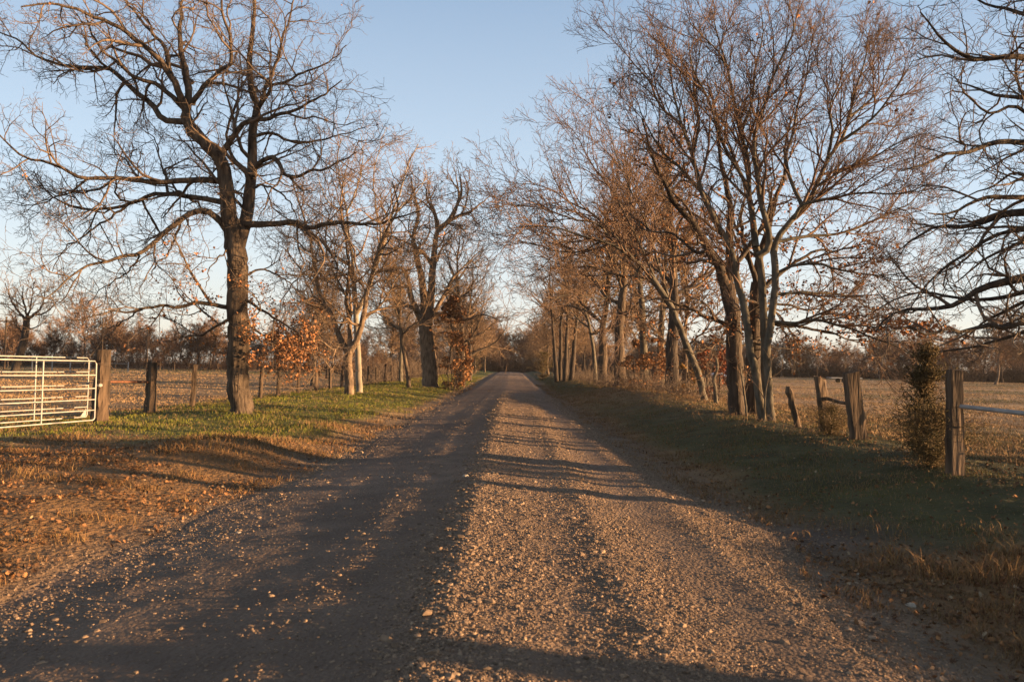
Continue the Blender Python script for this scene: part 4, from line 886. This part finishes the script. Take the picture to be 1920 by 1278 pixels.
# rusty brace pipe and crossed wires
tb = TB(); zb = float(gz(qg[0], 19.3)); a = np.array([qg[0] + .1, 19.4, zb + .98]); b = np.array([qb[0] - .05, 23.9, float(gz(qb[0], 24)) + .93]); tb.add(np.array([a, (a + b) / 2, b]), np.full(3, .035), 8)
br = empty('brace_rail', tuple(a), 'rusty brace pipe with crossed wires between the gate post and the log post', 'brace'); link('pipe', tb.mesh('pipe', [M['rust']], a), br)
for s in (0, 1):
    tb = TB(); wire(tb, (a[0], a[1], zb + (1.45 if s == 0 else .2)), (b[0], b[1], zb + (.15 if s == 0 else 1.25)), .006, .0); link('wire', tb.mesh('wire', [M['wire']], a), br)
tb = TB()
for hz in (.3, .55, .8, 1.1, 1.3): wire(tb, (a[0], a[1], zb + hz), (b[0], b[1], zb + hz), .003, .02)
link('wire', tb.mesh('wire', [M['wire']], a), br)
def gate(name, label, A0, B0, z0, z1, nb, rv, seed, plates=False, tilt=0.0, latch=False):
    """tubular farm gate from A0 to B0 (x,y); nb rails between z0 and z1"""
    A0 = np.array(A0, float); B0 = np.array(B0, float); b = np.array([*B0, z0]); root = empty(name, tuple(b), label, 'gate')
    Ld = np.linalg.norm(A0 - B0); d = np.append((A0 - B0) / Ld, 0)
    def P(s, z): return np.array([*B0, 0]) + d * s * Ld + np.array([0, 0, z])
    hs = z0 + (z1 - z0) * np.array([0, .17, .35, .54, .765, 1.0]) if nb == 6 else np.linspace(z0, z1, nb)
    c = .06
    fr = TB(); loop = [P(0, z0 + c), P(c / Ld * .4, z0 + .02), P(c / Ld, z0), P(.5, z0), P(1 - c / Ld, z0), P(1 - c / Ld * .4, z0 + .02), P(1, z0 + c), P(1, (z0 + z1) / 2), P(1, z1 - c), P(1 - c / Ld, z1), P(.5, z1), P(c / Ld, z1), P(0, z1 - c), P(0, (z0 + z1) / 2), P(0, z0 + c), P(c / Ld * .4, z0 + .02)]
    fr.add(np.array(loop), np.full(len(loop), rv), 8); link('frame', fr.mesh('frame', [M['paint']], b), root)
    for z in hs[1:-1]:
        t = TB().add(np.array([P(0, z), P(.5, z - .004), P(1, z)]), np.full(3, rv * .82), 8); link('rail', t.mesh('rail', [M['paint']], b), root)
    nrm = np.array([-d[1], d[0], 0]) * rv * 1.7
    for s in (.36, .70):
        t = TB().add(np.array([P(s, z0 + .0) - nrm, P(s, (z0 + z1) / 2) - nrm, P(s, z1 - .0) - nrm]), np.full(3, rv * 1.05), 8); link('upright', t.mesh('upright', [M['paint']], b), root)
    if plates:
        for z, hgt, wd in ((hs[0] + .02, .22, .2), (hs[3] - .02, .14, .08)):
            V = np.array([P(.0, z), P(wd / Ld, z), P(.0, z + hgt)]); V = np.vstack([V - nrm * .5, V - nrm * .7]); 
            link('gusset', mesh_np('gusset', V - b, [np.array([[0, 1, 2], [5, 4, 3]]), np.array([[0, 3, 4, 1], [1, 4, 5, 2], [2, 5, 3, 0]])], False, [M['paint']]), root)
    if latch:
        t = TB().box(P(-.03, hs[3] + .07), .05, .16, .05); 
        tt = np.linspace(0, 6.3, 14); c0 = P(-.035, hs[3] + .07); t.add(np.stack([c0[0] + .0 * tt, c0[1] + .07 * np.cos(tt), c0[2] + .035 * np.sin(tt)], -1), np.full(14, .008), 5)
        link('latch', t.mesh('latch', [M['galv']], b, smooth=False), root)
    return root
gA = px(177, 787, 18.9); gB = px(-120, 700, 14.9)
z0 = float(gA[2]); z1 = float(px(177, 677, 18.9)[2])
gate('farm_gate', 'nearer white tubular farm gate, latched to the thick log post', (-10.75, 14.6), (gA[0], 18.9), z0, z1, 6, .0165, 1, latch=True)
gA = px(163, 781, 20.0)
gate('farm_gate', 'farther white tubular farm gate with yellowish corner plates, just behind the first', (-11.6, 15.6), (gA[0], 20.0), float(gA[2]), float(px(163, 671, 20)[2]), 6, .015, 2, plates=True)
# right-hand broken posts
def hpost(X, Yt, d): q = px(X, Yt, d); return q[0], float(q[2] - gz(q[0], d))
XR, h_ = hpost(1790, 694, 11.0)
post_obj('fence_post', XR, 11.0, h_, .088, 'upright square post at right carrying the grey metal rail', seed=821, square=True, knots=.02)
tb = TB(); a_ = np.array([XR + .03, 10.9, float(px(1800, 761, 11)[2])]); e = px(1960, 779, 9.6); tb.add(np.array([a_, (a_ + e) / 2, e, e + (e - a_)]), np.full(4, .03), 10)
rl = link('metal_rail', tb.mesh('metal_rail', [M['galv']], a_), None, tuple(a_)); tag(rl, 'grey metal pipe rail running right from the upright square post', 'rail')
xa, ha = hpost(1612, 699, 16.0)
post_obj('fence_post', xa, 16.0, ha, .135, 'thick dark split post leaning left, joined by a short rail', lean=(-.14, 0), seed=822, square=True, top=.03)
xb, hb = hpost(1553, 708, 17.6)
post_obj('fence_post', xb, 17.6, hb, .125, 'stubby broken post rising from the scrubby bush', lean=(-.17, 0), seed=823, top=-.04, knots=.08)
tb = TB(); za = float(px(1600, 758, 16)[2]); pa = np.array([xb - .06, 17.5, za + .07]); pb = np.array([xa - .1, 16.05, za]); tb.add(np.array([pa, (pa + pb) / 2 + [0, 0, -.02], pb]), np.array([.045, .04, .045]), 7, rough=.1)
o = link('brace_rail', tb.mesh('brace_rail', [M['post']], pa), None, tuple(pa)); tag(o, 'short weathered rail wedged between the two broken leaning posts', 'rail')
xc, hc = hpost(1500, 726, 19.2)
V, Fq = post_tb(xc, 19.2, hc, .075, lean=(-.3, 0), seed=824, knots=.07)
k = V[:, 2] > V[:, 2].max() - .26; cen = V[k].mean(0); V[k] = cen + (V[k] - cen) * np.array([1.55, 1.55, 1.0]); tp = V[:, 2] > V[:, 2].max() - .06; cen = V[tp].mean(0); V[tp] = cen + (V[tp] - cen) * [.5, .5, 1]
b = np.array([xc, 19.2, float(gz(xc, 19.2))]); tag(link('fence_post', mesh_np('fence_post', V - b, Fq, False, [M['post']]), None, tuple(b)), 'thin leaning stub with a knobbly head left of the broken posts', 'post')
# saplings / thin trunks on the right bank
def sapling(label, pts, d, r0, r1, mat='pale'):
    a = L(pts, d, r0, r1, 0, .01, base=True); b = np.array([a['p'][0][0], d, float(gz(a['p'][0][0], d))])
    T, Cr, tips = grow_tree([a], 'elm', 900 + int(d * 7), rmin=.005, dscale=.5, lscale=.35, maxlev=3)
    tree_obj('sapling', b, label, None, T, Cr, (M[mat], M['tantwig']), cat='sapling')
sapling('short crooked dead trunk between the leaning tree and the dark-trunked oak', [(1343, 757), (1341, 730), (1338, 710), (1345, 690), (1342, 670)], 33, .10, .055)
sapling('thin sapling against the right side of the dark-trunked oak', [(1401, 782), (1397, 750), (1392, 715), (1388, 690)], 24, .04, .02)
sapling('slim sapling beside the three-stemmed pale tree', [(1432, 780), (1436, 735), (1442, 700), (1448, 670)], 21.2, .03, .012)

# ------------------------------------------------------------------ far small things
def pole(label, X, d, H, arm=True, r=.14):
    q = px(X, 690, d); b = np.array([q[0], d, float(gz(q[0], d))]); root = empty('utility_pole', tuple(b), label, 'utility pole')
    t = TB().add(np.array([[0, 0, -.2], [0, 0, H / 2], [0, 0, H]], float), np.array([r, r * .85, r * .7]), 8); link('pole', t.mesh('pole', [M['post']]), root)
    if arm:
        link('crossarm', TB().box((0, -.12, H - .6), 2.2, .1, .12).mesh('crossarm', [M['post']], smooth=False), root)
        for s in (-.95, -.35, .35, .95):
            z = np.array([[s, -.12, H - .54], [s, -.12, H - .47], [s, -.12, H - .40]]); link('insulator', TB().add(z, np.array([.03, .06, .025]), 6).mesh('insulator', [M['galv']]), root)
    return root
pole('wooden utility pole with a crossarm behind the lone leaning tree', 8, 96, 6.4)
pole('bare wooden pole in front of the far left tree belt', 275, 108, 5.6, False, .12)
pole('wooden pole just left of the gate post, far beyond it', 190, 112, 7.2, False, .13)
# low white rails of a far pen and stakes along the far field edge
b = px(60, 690, 92); b[2] = gz(b[0], 92); pen = empty('pen_fence', tuple(b), 'low white-posted pen fence far behind the white gates', 'fence')
for k in range(6):
    link('post', TB().box((k * 2.2, .2 * (k % 2), .62), .1, .1, 1.25 if k not in (1, 2) else 2.0).mesh('post', [M['paint']], smooth=False), pen)
link('rail', TB().add(np.array([[0, -.08, 1.05], [5, -.05, 1.02], [11, -.08, 1.05]]), np.full(3, .03), 6).mesh('rail', [M['paint']]), pen)
wire_fence('wire_fence', 'line of thin stakes along the far edge of the left field', [tuple(px(300 + 27 * k, 690, 112)[:2]) for k in range(20)], 1.3, .06, 803, heights=(.6, 1.1), wr=.01)
# parked car, far right, mostly hidden by trunks
def car(x, y, rz):
    b = np.array([x, y, float(gz(x, y))]); root = empty('parked_car', tuple(b), 'small pale car parked far off under the right tree belt', 'car', rz=rz)
    prof = [(-2.1, .35), (-2.15, .75), (-1.9, .92), (-1.2, .98), (-.75, 1.42), (.55, 1.45), (1.15, 1.0), (1.95, .85), (2.15, .6), (2.1, .35)]
    n = len(prof); V = []; 
    for yy_, sc_ in ((-.85, .94), (-.8, 1.0), (.8, 1.0), (.85, .94)): V += [(px_ * (1 if abs(yy_) < .83 else .985), yy_ * (1 if pz < 1.0 else .82), pz if abs(yy_) < .83 else .35 + (pz - .35) * .97) for px_, pz in prof]
    V = np.array(V); i = np.arange(3)[:, None] * n; j = np.arange(n)[None]; q = np.stack([i + j, i + (j + 1) % n, i + (j + 1) % n + n, i + j + n], -1).reshape(-1, 4)
    link('body', mesh_np('body', V, [q, np.arange(n)[None][:, ::-1], (np.arange(n) + 3 * n)[None]], False, [M['carpaint']]), root)
    for yy_ in (-.74, .74):
        w_ = np.array([(-1.05, yy_ * 1.12, 1.0), (-.68, yy_ * 1.0, 1.36), (.48, yy_ * 1.0, 1.38), (.98, yy_ * 1.12, 1.02)]); w_[:, 1] = np.sign(yy_) * np.array([.83, .76, .76, .83]); 
        link('window', mesh_np('window', w_, [np.array([[0, 1, 2, 3]])], False, [M['glass']]), root)
    for sx_ in (-1.3, 1.35):
        for sy_ in (-.8, .8):
            t = TB(); a = np.linspace(0, 1, 4); P = np.array([[sx_, sy_ - .11, .33], [sx_, sy_ - .1, .33], [sx_, sy_ + .1, .33], [sx_, sy_ + .11, .33]]); t.add(P, np.array([.02, .33, .33, .02]), 14)
            o = link('wheel', t.mesh('wheel', [M['tyre']], smooth=False), root)
            t = TB().add(np.array([[sx_, sy_ - .125, .33], [sx_, sy_ - .12, .33], [sx_, sy_ + .12, .33], [sx_, sy_ + .125, .33]]), np.array([.01, .19, .19, .01]), 10); link('rim', t.mesh('rim', [M['galv']], smooth=False), o)
M['carpaint'] = pmat('car_paint', (.45, .52, .6), (.5, .56, .62), 3, rough=.3, spec=.5); M['glass'] = pmat('car_glass', (.02, .025, .03), None, 3, rough=.1, spec=.5); M['tyre'] = pmat('tyre', (.02, .02, .02), None, 3)
q = px(1356, 690, 150); car(q[0], 150, .15)
q = px(1583, 703, 120); b = np.array([q[0], 120, float(gz(q[0], 120))]); tr = empty('flatbed_trailer', tuple(b), 'low whitish flatbed trailer lying far off in the right field', 'trailer')
link('deck', TB().box((0, 0, .75), 4.6, 2.0, .14).mesh('deck', [M['paint']], smooth=False), tr)
link('drawbar', TB().add(np.array([[-2.3, 0, .72], [-3.0, 0, .55], [-3.7, 0, .4]]), np.full(3, .06), 6).mesh('drawbar', [M['rust']]), tr)
for sx_ in (-.5, .5):
    for sy_ in (-1.08, 1.08):
        link('wheel', TB().add(np.array([[sx_, sy_ - .1, .36], [sx_, sy_ - .09, .36], [sx_, sy_ + .09, .36], [sx_, sy_ + .1, .36]]), np.array([.02, .36, .36, .02]), 14).mesh('wheel', [M['tyre']], smooth=False), tr)
# stick and bigger pale rocks on the road
def ground_hit(X, Y, zf):
    d = 6.0
    for _ in range(40):
        a = px(X, Y, d); z = float(zf(a[0], d)); d = d * (CAMZ - z) / max(CAMZ - a[2], .05)
    return np.array([px(X, Y, d)[0], d, z])
q = ground_hit(1320, 975, road_z)
tag(link('stick', TB().add(np.array([[-.13, -.01, .012], [0, .01, .02], [.14, .03, .012]]), np.array([.009, .009, .006]), 6).mesh('stick', [M['tantwig']]), None, tuple(q)), 'pale stick lying on the right half of the gravel road', 'stick')
for X, Y, s, lab in ((873, 893, .045, 'lone brown clod on the road centre, in front of the nearest long shadow'), (447, 998, .03, 'yellowish stone near the left road edge, lower of the two bright ones'), (343, 1004, .033, 'pale stone at the left road edge beside the fallen leaves'), (1710, 1137, .035, 'pale grey stone on the dark right roadside'), (1612, 1076, .035, 'flat light stone beside the dry grass on the right')):
    q = ground_hit(X, Y, (lambda x, y: road_z(x, y)) if abs(px(X, Y, 6)[0]) < 2.2 else (lambda x, y: gz(x, y)))
    me = stones('rock', np.zeros(1), np.zeros(1), np.zeros(1), np.array([s]), np.array([(.42, .35, .27)]), int(X))
    tag(link('rock', me, None, tuple(q)), lab, 'rock')

# ------------------------------------------------------------------ evening haze
hz = bpy.data.materials.new('haze'); hz.use_nodes = True; n_ = hz.node_tree; n_.nodes.remove(n_.nodes['Principled BSDF'])
pv = n_.nodes.new('ShaderNodeVolumePrincipled'); pv.inputs['Color'].default_value = (.9, .86, .84, 1); pv.inputs['Density'].default_value = .00012; pv.inputs['Anisotropy'].default_value = .2
n_.links.new(pv.outputs[0], n_.nodes['Material Output'].inputs['Volume'])
tb = TB().box((0, 560, 7.5), 1900, 1950, 31.0)
tag(link('haze', tb.mesh('haze', [hz], smooth=False)), kind='stuff')
